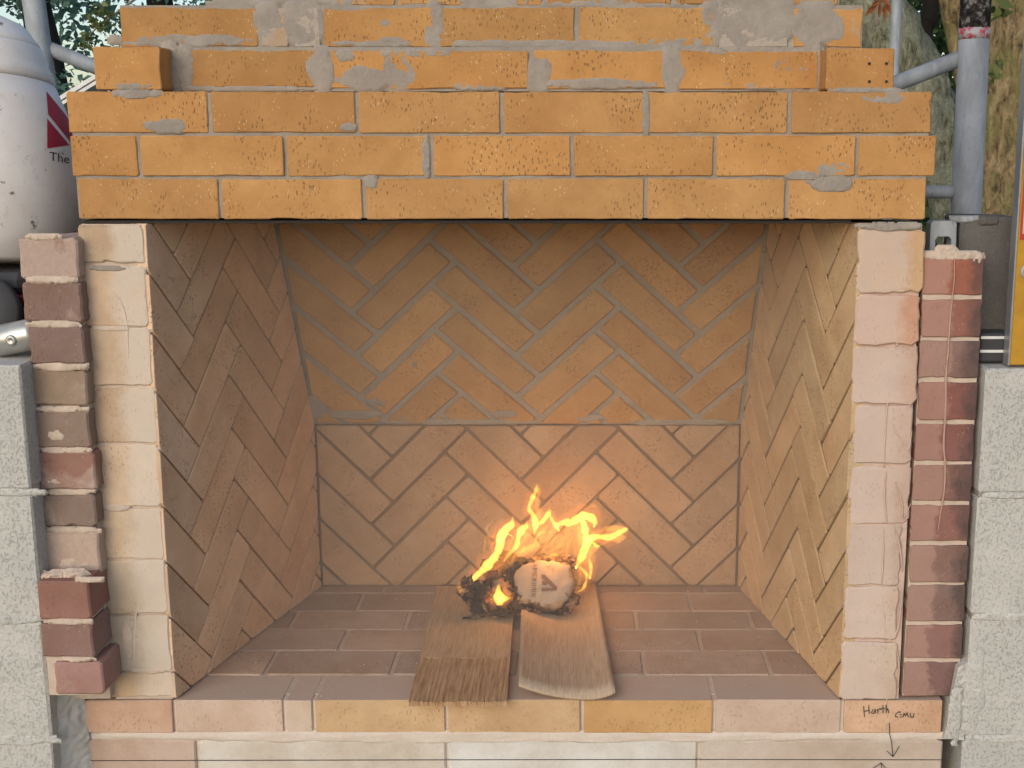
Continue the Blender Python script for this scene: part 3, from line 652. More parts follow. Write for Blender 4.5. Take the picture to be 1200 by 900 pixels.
# --- burning paper
from mathutils.bvhtree import BVHTree
def char(name, dark, light, thr):
    t = NT(name); v = t.obj(); n1 = t.noise(v, 30, 5, .65, .6); n2 = t.noise(v, 120, 3, .7)
    c = t.mix(t.rng(n1, thr, thr + .14), (*dark, 1), (*light, 1)); c = t.mix(t.rng(n2, .6, .72, 0, .6), c, (.42, .30, .25, 1))
    e1 = t.noise(v, 38, 4, .6, 1.0); em = t.math('MULTIPLY', t.rng(t.math('ABSOLUTE', t.math('SUBTRACT', e1, .53)), .010, .0), t.rng(t.noise(v, 11, 2), .52, .62))
    t.put(t.b.inputs['Emission Color'], (1, .25, .10, 1)); t.put(t.b.inputs['Emission Strength'], t.math('MULTIPLY', em, .9))
    return t.done(c, .8, t.bump(n2, .6, .002))
M['char'] = char('charred paper', (.018, .014, .014), (.10, .05, .03), .52)
M['scorch'] = char('scorched kraft paper', (.05, .028, .018), (.40, .25, .14), .44)
M['paper'] = slurry_mat('pale kraft paper', (.42, .34, .27), (.34, .25, .18), 9, .0012)
M['ink'] = plain('brown print', (.17, .10, .075), .8)

PB = .395
pc_ = at(638, 684, PB)
bag = empty('burning_paper', (pc_.x, pc_.y, .02), 'crumpled burning kraft paper with printed letters and charred black folds', 'paper')
fr = Matrix.Translation(pc_) @ Matrix.Rotation(rad(-38), 4, 'X')
ppm = pxm(PB)
def disc(frame, cx, cz, w_, h_, m, parent, name, bulge=.006, crump=.004, skirt=.02, seed=1.0, nr=12, na=48, jag=.20):
    vs = [(cx, -bulge, cz)]; fs = []
    for j in range(1, nr + 1):
        q = j / nr
        for k in range(na):
            a = 2 * math.pi * k / na; rr = 1 + jag * noise.noise((math.cos(a) * 1.6 + seed, math.sin(a) * 1.6, seed)) + jag * .4 * noise.noise((math.cos(a) * 6 + seed, math.sin(a) * 6, seed))
            s = min(q / .82, 1); x = cx + w_ / 2 * rr * s * math.cos(a); z = cz + h_ / 2 * rr * s * math.sin(a)
            y = -bulge * (1 - s * s) + crump * noise.noise((x * 40 + seed, z * 40, 0)) * s + crump * .8 * (abs(noise.noise((x * 34 + seed, z * 34, 5))) - .2) * (.4 + s) + crump * .4 * abs(noise.noise((x * 90 + seed, z * 90, 1)))
            if q > .82: y += skirt * (q - .82) / .18; x += (x - cx) * .06 * (q - .82) / .18
            vs.append((x, y, z))
    fs = [(0, 1 + k, 1 + (k + 1) % na) for k in range(na)]
    fs += [(1 + (j - 1) * na + k, 1 + j * na + k, 1 + j * na + (k + 1) % na, 1 + (j - 1) * na + (k + 1) % na) for j in range(1, nr) for k in range(na)]
    return mesh(name, vs, fs, m, parent, True, frame)
pp = disc(fr, 0, .002, 76 / ppm, 62 / ppm, M['paper'], bag, 'printed_panel', .004, .005, .022, 3.3)
pp.data.materials.append(M['scorch'])
for pg in pp.data.polygons:
    c_ = pg.center; rr_ = math.hypot(c_.x / (38 / ppm), (c_.z - .002) / (31 / ppm))
    if rr_ > .93 + .25 * noise.noise((c_.x * 60, c_.z * 60, 2)) + (.10 if c_.z > -.02 else -.03): pg.material_index = 1
def world_bvh(o):
    mw = wmat(o); return BVHTree.FromPolygons([mw @ v.co for v in o.data.vertices], [tuple(p.vertices) for p in o.data.polygons])
def decal(name, polys, bvh, m, parent, off=.0008, step=2.0):
    """print or paint laid on a surface; polys in measured coordinates, cut into small cells that follow the surface"""
    vs, fs = [], []
    for poly in polys:
        poly = [Vector(p) for p in poly]
        if area(poly) < 0: poly = poly[::-1]
        xs = [p.x for p in poly]; ys_ = [p.y for p in poly]
        nx = max(1, math.ceil((max(xs) - min(xs)) / step)); ny = max(1, math.ceil((max(ys_) - min(ys_)) / step))
        for i in range(nx):
            for j in range(ny):
                x0, y0 = min(xs) + i * step, min(ys_) + j * step
                q = clip(poly, rect(x0, x0 + step, y0, y0 + step)) if len(poly) > 3 or nx * ny > 1 else poly
                if not q: continue
                pts = []
                for p in q:
                    r = ray(p.x, p.y).normalized(); hit = bvh.ray_cast(CAM, r)
                    if hit[0] is None: pts = None; break
                    nn = hit[1] if hit[1].dot(r) < 0 else -hit[1]; pts.append(hit[0] + nn * off)
                if pts: fs.append(tuple(range(len(vs), len(vs) + len(pts)))); vs += pts
    return mesh(name, vs, fs, m, parent) if vs else None
def text_tris(s, size):
    cu = bpy.data.curves.new('letters', 'FONT'); cu.body = s; cu.size = size; cu.resolution_u = 3
    o = bpy.data.objects.new('letters', cu); COL.objects.link(o)
    dg = bpy.context.evaluated_depsgraph_get(); me = bpy.data.meshes.new_from_object(o.evaluated_get(dg)); me.calc_loop_triangles()
    tr = [[Vector(me.vertices[i].co[:2]) for i in lt.vertices] for lt in me.loop_triangles]
    bpy.data.objects.remove(o); bpy.data.curves.remove(cu); bpy.data.meshes.remove(me); return tr
def tri_decal(name, tris, bvh, m, parent, off=.0008):
    vs, fs = [], []
    for t_ in tris:
        pts = []
        for p in t_:
            r = ray(p.x, p.y).normalized(); hit = bvh.ray_cast(CAM, r)
            if hit[0] is None: break
            nn = hit[1] if hit[1].dot(r) < 0 else -hit[1]; pts.append(hit[0] + nn * off)
        if len(pts) == 3: fs.append((len(vs), len(vs) + 1, len(vs) + 2)); vs += pts
    return mesh(name, vs, fs, m, parent) if vs else None
bv = world_bvh(pp)
tr = text_tris('AMERIMIX', 8.2)
wx = max(p.x for t_ in tr for p in t_)
k_ = 42 / wx
tri_decal('lettering', [[Vector((624.5 + p.y * 1.0 - .06 * (p.x * k_), 659 + p.x * k_)) for p in t_] for t_ in tr], bv, M['ink'], pp, .0014)
z3 = lambda pts: [(590 + x / 12, 640 + y / 12) for x, y in pts]
decal('logo', [z3(p) for p in ([(535, 400), (580, 405), (752, 575), (690, 590), (540, 455)], [(752, 575), (755, 625), (535, 640), (535, 590), (640, 585), (690, 590)], [(545, 490), (600, 500), (620, 530), (590, 555), (545, 545)])], bv, M['ink'], pp, .0014, 1.0)
tr = text_tris('C C', 6)
tri_decal('lettering', [[Vector((641 + p.x * .85 + p.y * .15, 666 - p.y * .8 + p.x * .35)) for p in t_] for t_ in tr], bv, M['ink'], pp, .0014)
def crumple(cx, cy, w_, h_, Y, m, seed, amp=.02, tilt=-35, name='burnt_fold', rot=0.0):
    c = at(cx, cy, Y); fr_ = Matrix.Translation(c) @ Matrix.Rotation(rad(tilt), 4, 'X') @ Matrix.Rotation(rad(rot), 4, 'Y')
    nr, na = 11, 44; vs, fs = [], []
    def pt(q, k):
        an = 2 * math.pi * k / na; ca, sa = math.cos(an), math.sin(an)
        rr = 1 + .45 * noise.noise((ca * 1.3 + seed, sa * 1.3, seed)) + .30 * noise.noise((ca * 4.5 + seed, sa * 4.5, seed)) + .16 * noise.noise((ca * 11 + seed, sa * 11, seed))
        u, v = q * rr * ca, q * rr * sa; x, z = u * w_ / 2, v * h_ / 2; P3 = Vector((x * 34 + seed, z * 34, seed))
        d = .022 * (u * math.cos(seed) + v * math.sin(seed)) ** 2 * (1 if seed % 2 > .8 else -.8) + amp * (1.1 * noise.noise(P3 * .8) + .9 * (.5 - 2 * abs(noise.noise(P3 * 1.2 + Vector((4, 0, 0))))) + .30 * (.4 - 2 * abs(noise.noise(P3 * 2.7))))
        x += .3 * amp * noise.noise(P3 * 1.7 + Vector((9, 0, 0))); z += .35 * amp * noise.noise(P3 * 1.7 + Vector((0, 9, 0)))
        w3 = fr_ @ Vector((x, -d, z))
        if w3.z < .016: w3.z = .016 - .25 * (.016 - max(w3.z, -.02)) + .003 * noise.noise(P3 * 2)
        return w3 - c
    vs.append(pt(0, 0))
    for j in range(1, nr + 1): vs += [pt(j / nr, k) for k in range(na)]
    fs = [(0, 1 + k, 1 + (k + 1) % na) for k in range(na)] + [(1 + (j - 1) * na + k, 1 + j * na + k, 1 + j * na + (k + 1) % na, 1 + (j - 1) * na + (k + 1) % na) for j in range(1, nr) for k in range(na)]
    o = mesh(name, vs, fs, m, bag, False, Matrix.Translation(c))
    o.data.materials.append(M['scorch'] if m is M['char'] else M['char'])
    for i_, pg in enumerate(o.data.polygons):
        if i_ > na * (nr - 2.2) and noise.noise((i_ % na * .3, seed, 2)) > .08: pg.material_index = 1
    return o, c, vs
for cx, cy, w_, h_, Y, mm, sd_, am, tl, ro in (
        (556, 722, .05, .022, .36, 'scorch', 14.2, .012, -65, -20), (583, 722, .06, .02, .36, 'char', 15.6, .012, -62, 10), (545, 700, .045, .03, .375, 'char', 16.9, .014, -50, 40), (604, 672, .05, .04, .44, 'char', 17.3, .016, -30, 30),
        (572, 690, .10, .055, .40, 'char', 1.2, .024, -40, 20), (590, 675, .10, .05, .43, 'char', 4.4, .022, -30, 25), (560, 698, .06, .05, .385, 'char', 7.7, .02, -45, 10), (586, 688, .05, .04, .38, 'scorch', 12.1, .018, -40, 0),
        (566, 716, .055, .028, .37, 'char', 2.9, .014, -60, -8), (598, 716, .07, .04, .375, 'char', 5.1, .018, -55, 0), (625, 716, .09, .035, .375, 'char', 8.3, .016, -40, 0), (650, 714, .08, .035, .385, 'char', 3.7, .016, -40, -15),
        (667, 702, .04, .06, .40, 'scorch', 6.2, .014, -40, 10), (612, 662, .09, .035, .45, 'char', 9.4, .016, -20, 18), (645, 662, .11, .05, .46, 'scorch', 10.6, .012, -20, -10), (545, 690, .03, .045, .395, 'scorch', 11.3, .016, -40, 30)):
    crumple(cx, cy, w_, h_, Y, M[mm], sd_, am, tl, rot=ro)
# --- flames: thin closed sheets of glowing gas
def flame_mat(name, col, st):
    m = bpy.data.materials.new(name); m.use_nodes = True; t_ = m.node_tree; t_.nodes.clear()
    e = t_.nodes.new('ShaderNodeEmission'); o = t_.nodes.new('ShaderNodeOutputMaterial'); e.inputs[0].default_value = (*col, 1); e.inputs[1].default_value = st
    t_.links.new(e.outputs[0], o.inputs['Volume']); return m
M['flame'] = flame_mat('flame core', (1, .60, .075), 115); M['halo'] = flame_mat('soft flame glow', (1, .24, .025), 6); M['flame_soft'] = flame_mat('faint flame', (1, .42, .055), 30)
fire = empty('fire', (pc_.x, .42, .05), 'yellow flames rising from the burning paper', 'fire')
def spline(pts, n=6):
    out = []
    for i in range(len(pts) - 1):
        p0, p1, p2, p3 = pts[max(i - 1, 0)], pts[i], pts[i + 1], pts[min(i + 2, len(pts) - 1)]
        for k in range(n):
            t_ = k / n; out.append(tuple(.5 * ((2 * b) + (-a + c_) * t_ + (2 * a - 5 * b + 4 * c_ - d) * t_ * t_ + (-a + 3 * b - 3 * c_ + d) * t_ ** 3) for a, b, c_, d in zip(p0, p1, p2, p3)))
    out.append(pts[-1]); return out
def tongue(pts, Y, m='flame', k=1.55, halo=True, name='flame_tongue'):
    s = spline([(x, y, r) for x, y, r in pts]); yy = Y + R.uniform(-.012, .012); sd_ = R.uniform(0, 99)
    P_ = [at(520 + x / 5, 560 + y / 5, yy + .012 * noise.noise((y * .012 + sd_, x * .012, 0))) for x, y, r in s]; rr = [max(r, 1) / 5 / pxm(Y) * k * (1 + .45 * noise.noise((x * .035, y * .035, sd_))) for x, y, r in s]
    o = MB().tube(P_, rr, 10).build(name, M[m], fire, True)
    if halo: MB().tube(P_, [r * 2.4 + .004 for r in rr], 12).build('flame_halo', M['halo'], o, True)  # added sheath imitating the soft glow around the flame
for pts, Y, mm in (
        ([(150, 640, 2), (185, 580, 14), (240, 530, 18), (305, 455, 17), (330, 390, 16), (335, 350, 18), (365, 300, 20), (398, 270, 14), (405, 222, 2)], .42, 'flame'),
        ([(355, 485, 2), (390, 440, 7), (425, 400, 10), (440, 340, 11), (460, 300, 14), (482, 282, 9), (489, 252, 2)], .43, 'flame'),
        ([(528, 330, 4), (538, 280, 12), (525, 220, 10), (500, 180, 9), (520, 120, 11), (542, 70, 8), (546, 35, 2)], .44, 'flame'),
        ([(556, 260, 6), (552, 190, 10), (545, 140, 8), (558, 90, 7), (562, 45, 2)], .45, 'flame_soft'),
        ([(548, 275, 5), (580, 255, 10), (610, 215, 11), (625, 186, 2)], .44, 'flame'), ([(618, 205, 2), (640, 255, 9), (660, 285, 12), (675, 310, 3)], .44, 'flame'),
        ([(655, 280, 7), (700, 262, 13), (745, 262, 15), (790, 235, 17), (830, 222, 18), (865, 235, 17), (885, 262, 11), (880, 285, 3)], .43, 'flame'),
        ([(700, 255, 4), (720, 240, 8), (745, 240, 3)], .44, 'flame_soft'),
        ([(812, 240, 10), (828, 310, 17), (835, 370, 17), (815, 430, 13), (790, 480, 8), (778, 520, 3)], .43, 'flame'),
        ([(785, 260, 4), (800, 330, 10), (795, 400, 8), (770, 460, 5)], .44, 'flame_soft'),
        ([(775, 525, 4), (815, 470, 9), (845, 410, 10), (865, 355, 12), (910, 345, 11), (970, 348, 13), (1020, 325, 14), (1060, 305, 9), (1082, 296, 2)], .42, 'flame'),
        ([(945, 300, 6), (990, 295, 15), (1040, 300, 17), (1080, 300, 4)], .43, 'flame_soft'), ([(960, 360, 4), (1020, 355, 20), (1070, 345, 5)], .43, 'flame_soft'),
        ([(870, 440, 2), (905, 405, 5), (960, 370, 5), (985, 355, 2)], .42, 'flame_soft'),
        ([(780, 510, 3), (815, 540, 6), (850, 575, 7), (858, 590, 3)], .41, 'flame'), ([(848, 465, 3), (862, 520, 7), (858, 580, 6), (852, 592, 2)], .42, 'flame'),
        ([(795, 520, 4), (800, 580, 7), (785, 640, 6), (768, 672, 2)], .42, 'flame_soft'), ([(835, 555, 4), (835, 600, 7), (815, 650, 6), (775, 672, 2)], .41, 'flame'),
        ([(765, 360, 3), (770, 420, 5), (765, 480, 3)], .44, 'flame_soft'),
        ([(598, 445, 2), (620, 400, 6), (650, 355, 7), (690, 318, 2)], .44, 'flame_soft'), ([(635, 425, 2), (660, 440, 7), (700, 430, 5), (735, 395, 4), (745, 350, 2)], .43, 'flame_soft'), ([(590, 470, 2), (640, 450, 6), (668, 455, 2)], .43, 'flame'),
        ([(400, 470, 4), (470, 430, 16), (530, 400, 14), (560, 370, 3)], .45, 'flame_soft'),
        ([(322, 625, 2), (320, 660, 14), (325, 710, 20), (330, 745, 12)], .36, 'flame'), ([(320, 720, 10), (350, 708, 14), (395, 703, 2)], .36, 'flame'),
        ([(85, 612, 2), (90, 640, 10), (108, 675, 10), (112, 695, 3)], .38, 'flame_soft'), ([(840, 172, 2), (875, 163, 9), (912, 168, 2)], .45, 'flame_soft'), ([(520, 330, 2), (580, 318, 6), (660, 320, 3)], .45, 'flame_soft')):
    tongue(pts, Y, mm, halo=mm == 'flame')
M['flame_veil'] = flame_mat('thin burning gas', (1, .33, .045), 9)
for pts, Y in (([(260, 620, 20), (340, 500, 55), (420, 400, 60), (470, 320, 45), (500, 260, 10)], .43), ([(400, 520, 30), (480, 420, 60), (540, 300, 60), (548, 180, 34), (552, 60, 6)], .445), ([(520, 480, 40), (600, 400, 75), (650, 320, 70), (680, 250, 20)], .445), ([(640, 480, 40), (720, 400, 80), (790, 310, 75), (850, 240, 30)], .44),
               ([(780, 600, 30), (820, 520, 55), (850, 420, 55), (900, 350, 45), (1000, 320, 50), (1080, 300, 12)], .43), ([(330, 730, 30), (345, 680, 34), (340, 620, 10)], .37)):
    s_ = spline(pts, 5); sd_ = R.uniform(0, 99)
    MB().tube([at(520 + x / 5, 560 + y / 5, Y) for x, y, r in s_], [r / 5 / pxm(Y) * (1 + .35 * noise.noise((x * .02, y * .02, sd_))) for x, y, r in s_], 14).build('flame_veil', M['flame_veil'], fire, True)
for i in range(44):                # fine licking filaments
    x = R.uniform(230, 860); y = R.uniform(430, 560) - (60 if 420 < x < 800 else 0); p_ = [(x, y, 1)]; dx = R.uniform(10, 30)
    for j in range(1, 5): p_.append((x + dx * j + R.uniform(-22, 22), y - R.uniform(34, 52) * j, R.uniform(3, 7) if j < 4 else 1))
    p_ = [q for q in p_ if q[1] > 150]
    if len(p_) > 2: tongue(p_, R.uniform(.42, .455), 'flame_soft', halo=False)
fl = bpy.data.lights.new('fire_glow', 'POINT'); fl.energy = .95; fl.color = (1, .42, .12); fl.shadow_soft_size = .05
fo = bpy.data.objects.new('fire_glow', fl); COL.objects.link(fo); fo.location = at(648, 640, .43)

# ================================================================== left wall top: bucket, case, tool
t = NT('dirty white plastic'); v = t.obj(rnd=False); n1 = t.noise(v, 7, 5, .6, .4); n2 = t.noise(v, 26, 5, .7); n3 = t.noise(v, 60, 3)
c = t.mix(t.rng(n1, .35, .7), (.82, .79, .76, 1), (.68, .63, .59, 1)); c = t.mix(t.rng(n2, .63, .70, 0, .85), c, (.07, .06, .055, 1)); c = t.mix(t.rng(n3, .6, .75, 0, .3), c, (.4, .34, .3, 1))
M['bucket'] = t.done(c, .55, t.bump(n3, .2, .001))
M['red'] = plain('red print', (.42, .03, .06), .6); M['black'] = plain('black print', (.03, .03, .035), .6)
BY = .24; ppm = pxm(BY); bz = at(0, 309, BY).z; bcx = at(-22, 309, BY).x
bk = empty('bucket', (bcx, BY, bz), 'dirty white plastic bucket with red printed logo above the left block wall', 'bucket')
BM = Matrix.Translation((bcx, BY, bz)) @ Matrix.Rotation(rad(-9), 4, 'X')
zz = lambda y: (309 - y) / ppm
prof = [(.150, 0), (.158, .006)] + [(r / ppm, zz(y)) for r, y in ((112, 270), (111, 220), (108, 180), (103, 150), (95, 126), (84, 100))]
mb = MB().lathe(prof, 56, BM); body = mb.build('bucket_body', M['bucket'], bk, True)
mb = MB().lathe([(r / ppm, zz(y)) for r, y in ((82, 98), (84, 95), (81, 84), (76, 78), (76, 72), (71, 62), (70, 57))], 56, BM); mb.build('bucket_collar', M['bucket'], bk, True)
mb = MB().lathe([(r / ppm, zz(y)) for r, y in ((68, 57), (68, 53), (62, 46), (56, 37), (50, 31), (30, 22), (2, 17))], 56, BM); mb.build('bucket_lid', M['bucket'], bk, True)
bv = world_bvh(body)
decal('logo', [[(54, 107), (76, 134), (100, 172), (100, 190), (84, 168), (56, 134)], [(55, 139), (81, 170), (55, 174)]], bv, M['red'], body, .0008, 3.0)
tr = text_tris('The', 15)
tri_decal('lettering', [[Vector((57.5 + p.x, 188 - p.y + p.x * .16)) for p in t_] for t_ in tr], bv, M['black'], body)
M['darkplastic'] = plain('dark grey plastic', (.055, .055, .06), .55); M['redplastic'] = plain('dark red plastic', (.16, .015, .02), .5)
M['chrome'] = plain('scuffed pale metal', (.55, .54, .50), .35, .6, .35, 20); M['white'] = plain('white paint', (.75, .75, .73), .6)
WT = at(20, 425, -.075).z
cs = empty('tool_case', (-1.2, .2, WT), 'dark grey tool case with dark red band under the white bucket', 'tool case')
cx1 = at(31, 340, .08).x
MB().box(-1.6, cx1, .08, .40, WT + .001, at(0, 352, .08).z - .012, c=.006).build('case_bottom', M['darkplastic'], cs)
MB().box(-1.6, cx1 + .002, .078, .402, at(0, 352, .08).z - .010, at(0, 346, .08).z, c=.004).build('case_band', M['redplastic'], cs)
MB().box(-1.6, cx1 - .004, .08, .40, at(0, 346, .08).z + .001, bz - .001, c=.012).build('case_lid', M['darkplastic'], cs)
MB().box(-1.6, cx1 - .01, .072, .077, at(0, 357, .08).z, at(0, 355, .08).z).build('case_trim', M['white'], cs)
pt = empty('power_tool', (at(8, 402, -.02).x, 0, WT), 'small power tool with pale metal housing on the left block wall', 'power tool')
tz = WT + .027; tx = at(3, 402, -.02).x
mb = MB().lathe([(.020, -.03), (.0255, -.024), (.0265, 0), (.0265, .05), (.022, .058)], 28, Matrix.Translation((tx, .0, tz)) @ Matrix.Rotation(rad(78), 4, 'Y') @ Matrix.Rotation(rad(8), 4, 'X')); mb.build('motor_housing', M['chrome'], pt, True)
mb = MB().lathe([(.009, 0), (.009, .004), (.006, .006), (.003, .004)], 18, Matrix.Translation((at(10, 400, -.04).x, -.028, at(10, 400, -.04).z)) @ Matrix.Rotation(rad(90), 4, 'X')); mb.build('screw', M['chrome'], pt, True)
mb = MB().lathe([(.05, -.012), (.062, -.010), (.064, .004), (.06, .010), (.02, .012)], 36, Matrix.Translation((at(-18, 395, .04).x, .045, WT + .066)) @ Matrix.Rotation(rad(80), 4, 'X')); mb.build('guard', M['darkplastic'], pt, True)

# ================================================================== right wall top
WR = at(1180, 430, -.01).z
db = empty('concrete_block', (at(1153, 390, .09).x, .14, WR), 'concrete block, its grey darkened for shade, standing on end behind the right wall top', 'block')
bb = MB().box(at(1119, 390, .09).x, at(1188, 390, .09).x, .09, .188, WR + .001, at(1150, 255, .09).z, c=.004)
for v in bb.v: v += Vector((R.uniform(-1, 1), R.uniform(-1, 1), R.uniform(-1, 1))) * .002
bb.build('block_body', M['shaded_block'], db)
p = at(1158, 257, .09); smear(face(.09), p.x, p.z - .003, .03, .014, M['shaded_block'], db, .004, 1.2); smear(face(.09), at(1130, 258, .09).x, p.z, .04, .01, M['galv'], db, .003, 1.2)
bc_ = empty('black_case', (at(1168, 420, .03).x, .05, WR), 'low black box with two white lines on the right block wall', 'box')
MB().box(at(1149, 400, .03).x, at(1186, 400, .03).x, .03, .085, WR + .001, at(1168, 391, .03).z, c=.003).build('box_body', M['darkplastic'], bc_)
mb = MB()
for y_ in (395.5, 411.5): mb.box(at(1149, 400, .03).x, at(1186, 400, .03).x, .0285, .0305, at(1168, y_ + 1.6, .03).z, at(1168, y_ - 1.6, .03).z)
mb.build('white_line', M['white'], bc_)
M['yellow'] = plain('scuffed yellow paint', (.50, .27, .03), .5, 0, .25); M['label_red'] = plain('red label', (.45, .06, .04), .5); M['label_pale'] = plain('pale label', (.62, .48, .42), .5); M['alu'] = plain('grey aluminium edge', (.40, .40, .41), .4, .5)
lv = empty('spirit_level', (at(1205, 428, .0).x, .01, WR), 'tall yellow spirit level with red label standing upright at the right', 'spirit level')
lx0, lx1 = at(1189, 300, 0).x, at(1232, 300, 0).x
MB().box(lx0 + .003, lx1, .0, .024, WR + .001, 1.25, c=.002).build('level_body', M['yellow'], lv)
MB().box(lx0, lx0 + .0028, -.001, .025, WR + .001, 1.25).build('level_edge', M['alu'], lv)
MB().box(at(1197.5, 240, 0).x, at(1224, 240, 0).x, -.0012, -.0002, at(0, 281, 0).z, at(0, 190, 0).z).build('red_label', M['label_red'], lv)
MB().box(at(1200, 240, 0).x, at(1222, 240, 0).x, -.0022, -.0013, at(0, 274, 0).z, at(0, 200, 0).z).build('pale_label', M['label_pale'], lv)
MB().lathe([(.012, 0), (.012, .003), (.008, .0035), (.008, .001)], 24, Matrix.Translation((at(1204, 318, 0).x, .0005, at(0, 318, 0).z)) @ Matrix.Rotation(rad(90), 4, 'X')).build('vial_ring', M['alu'], lv)
br_ = empty('metal_bracket', (at(1106, 295, .06).x, .06, .787), 'small grey galvanised bracket on top of the right red brick pier', 'bracket')
Y = .06; a0, a1 = at(1090, 280, Y).x, at(1121, 280, Y).x; zt_, zb_ = at(0, 259, Y).z, .7885
p4 = lambda x, y: (at(x, y, Y).x, at(x, y, Y).z)
out = [(a0, zb_), p4(1091, 262), p4(1094, 259), p4(1118, 259), p4(1121, 262), (a1, zb_)]; inn = [(p4(1096, 280)[0], zb_), p4(1096, 281), p4(1099, 277), p4(1112, 277), p4(1115, 281), (p4(1115, 280)[0], zb_)]
vs = [(x, y, z) for y in (Y, Y + .03) for ring in (out, inn) for x, z in ring]; n = 6; fs = []
for i in range(5):
    o0, i0, o1, i1 = i, 6 + i, 12 + i, 18 + i
    fs += [(o0, o0 + 1, i0 + 1, i0)[::-1], (o1, i1, i1 + 1, o1 + 1)[::-1], (o0, o1, o1 + 1, o0 + 1)[::-1], (i0, i0 + 1, i1 + 1, i1)[::-1]]
fs += [(0, 6, 18, 12), (5, 17, 23, 11)]
mesh('bracket_loop', vs, fs, M['galv'], br_)

# ================================================================== scaffolding
sc = empty('scaffolding', (at(1130, 258, .35).x, .35, -.45), 'galvanised scaffold post with diagonal brace and torn red tape at the right', 'scaffold')
Y = .36
top = at(1143.5, 0, Y); bot = at(1131.5, 258, Y); d = (top - bot) / (top.z - bot.z)
zp = lambda z: bot + d * (z - bot.z)
rr = 17.2 / pxm(Y)
yt = at(0, 46, Y).z; ym = at(0, 33, Y).z
MB().tube([zp(-.46), zp(yt)], rr, 28).build('post', M['galv'], sc, True)
MB().tube([zp(yt - .0005), zp(ym)], rr * 1.004, 28).build('red_tape', M['tape_red'], sc, True)
MB().tube([zp(ym - .0005), zp(1.9)], rr * 1.002, 28).build('upper_post', M['tape_black'], sc, True)
MB().tube([at(985, 124, Y + .01), at(1050, 98, Y + .01), at(1134, 65, Y + .01)], 9.3 / pxm(Y), 20).build('brace', M['galv'], sc, True)
MB().tube([at(1070, 225, Y), at(1126, 225, Y)], 7.5 / pxm(Y), 20).build('rung', M['galv'], sc, True)
s2 = empty('scaffold_post', (at(1048, 60, 1.5).x, 1.5, -.45), 'thin grey scaffold post behind the right end of the top courses', 'scaffold')
px1 = at(1048.5, 60, 1.5); MB().tube([(px1.x, 1.5, -.46), (px1.x, 1.5, 2.6)], 6 / pxm(1.5), 20).build('post', M['galv'], s2, True)
s3 = empty('scaffolding', (at(45, 60, .65).x, .65, -.45), 'grey scaffold post with slanting brace behind the white bucket', 'scaffold')
a, b = at(38, -10, .65), at(53, 100, .65); d = (a - b) / (a.z - b.z)
MB().tube([b + d * (-.46 - b.z), b + d * (2.4 - b.z)], 12.5 / pxm(.65), 24).build('post', M['galv'], s3, True)
MB().tube([at(50, 54, .66), at(115, 80, .66), at(180, 106, .66)], 8.2 / pxm(.66), 20).build('brace', M['galv'], s3, True)
wb = empty('white_board', (at(100, 100, 1.2).x, 1.2, -.45), 'bright white edge of a sloping board behind the left end of the courses', 'board')
a, b = at(84, 107, 1.2), at(118, 86, 1.2); dv = (b - a).normalized(); nn = Vector((-dv.z, 0, dv.x))
for k, (o0, o1) in enumerate(((-.004, .006), (-.016, -.008))):
    q = [a + nn * o0, b + nn * o0, b + nn * o1, a + nn * o1]; q = [p - dv * .3 if i in (0, 3) else p + dv * .1 for i, p in enumerate(q)]
    vs = q + [p + Vector((0, .5, 0)) for p in q]
    mesh('board_edge' if k else 'board_top', vs, [(0, 1, 2, 3), (7, 6, 5, 4), (0, 4, 5, 1), (1, 5, 6, 2), (2, 6, 7, 3), (3, 7, 4, 0)], M['white'], wb)

# ================================================================== trees behind
def bark(name, a, b, moss):
    t = NT(name); v = t.obj((1, 1, .38)); v0 = t.obj(); n1 = t.noise(v, 38, 7, .72, .8); n2 = t.noise(v0, 7, 4, .6); n3 = t.noise(v0, 75, 5, .8)
    c = t.ramp(n1, [(.36, tuple(k * .25 for k in a)), (.48, a), (.66, b)]); c = t.mix(t.rng(n2, .44, .62, 0, .8), c, t.mix(t.rng(n3, .35, .65), (*moss, 1), (*[k * .45 for k in moss], 1)))
    return t.done(c, .95, t.bump(t.math('ADD', n1, t.math('MULTIPLY', n3, .3)), 1.0, .02))
M['bark1'] = bark('mossy oak bark', (.26, .18, .09), (.48, .36, .19), (.30, .29, .10)); M['bark2'] = bark('lichen grey bark', (.20, .20, .13), (.42, .42, .31), (.44, .45, .34)); M['bark3'] = plain('near black bark', (.018, .016, .012), .9)  # bark3 is one even near black tone
def leaf_mat(name, a, b):
    t = NT(name); g = t.n('NewGeometry'); c = t.mix(g.outputs['Random Per Island'], (*a, 1), (*b, 1)); t.put(t.b.inputs['Base Color'], c); t.b.inputs['Roughness'].default_value = .6
    tr_ = t.n('BsdfTranslucent'); t.put(tr_.inputs[0], c); mx = t.n('MixShader'); mx.inputs[0].default_value = .5
    t.t.links.new(t.b.outputs[0], mx.inputs[1]); t.t.links.new(tr_.outputs[0], mx.inputs[2]); t.t.links.new(mx.outputs[0], t.out.inputs[0]); return t.m
M['leaf_y'] = leaf_mat('yellow green leaf', (.06, .10, .025), (.28, .30, .11)); M['leaf_d'] = leaf_mat('dark green leaf', (.03, .07, .03), (.14, .21, .08)); M['leaf_b'] = leaf_mat('cool green leaf', (.07, .16, .13), (.22, .36, .27)); M['leaf_red'] = leaf_mat('dead red leaf', (.32, .06, .02), (.50, .20, .08))
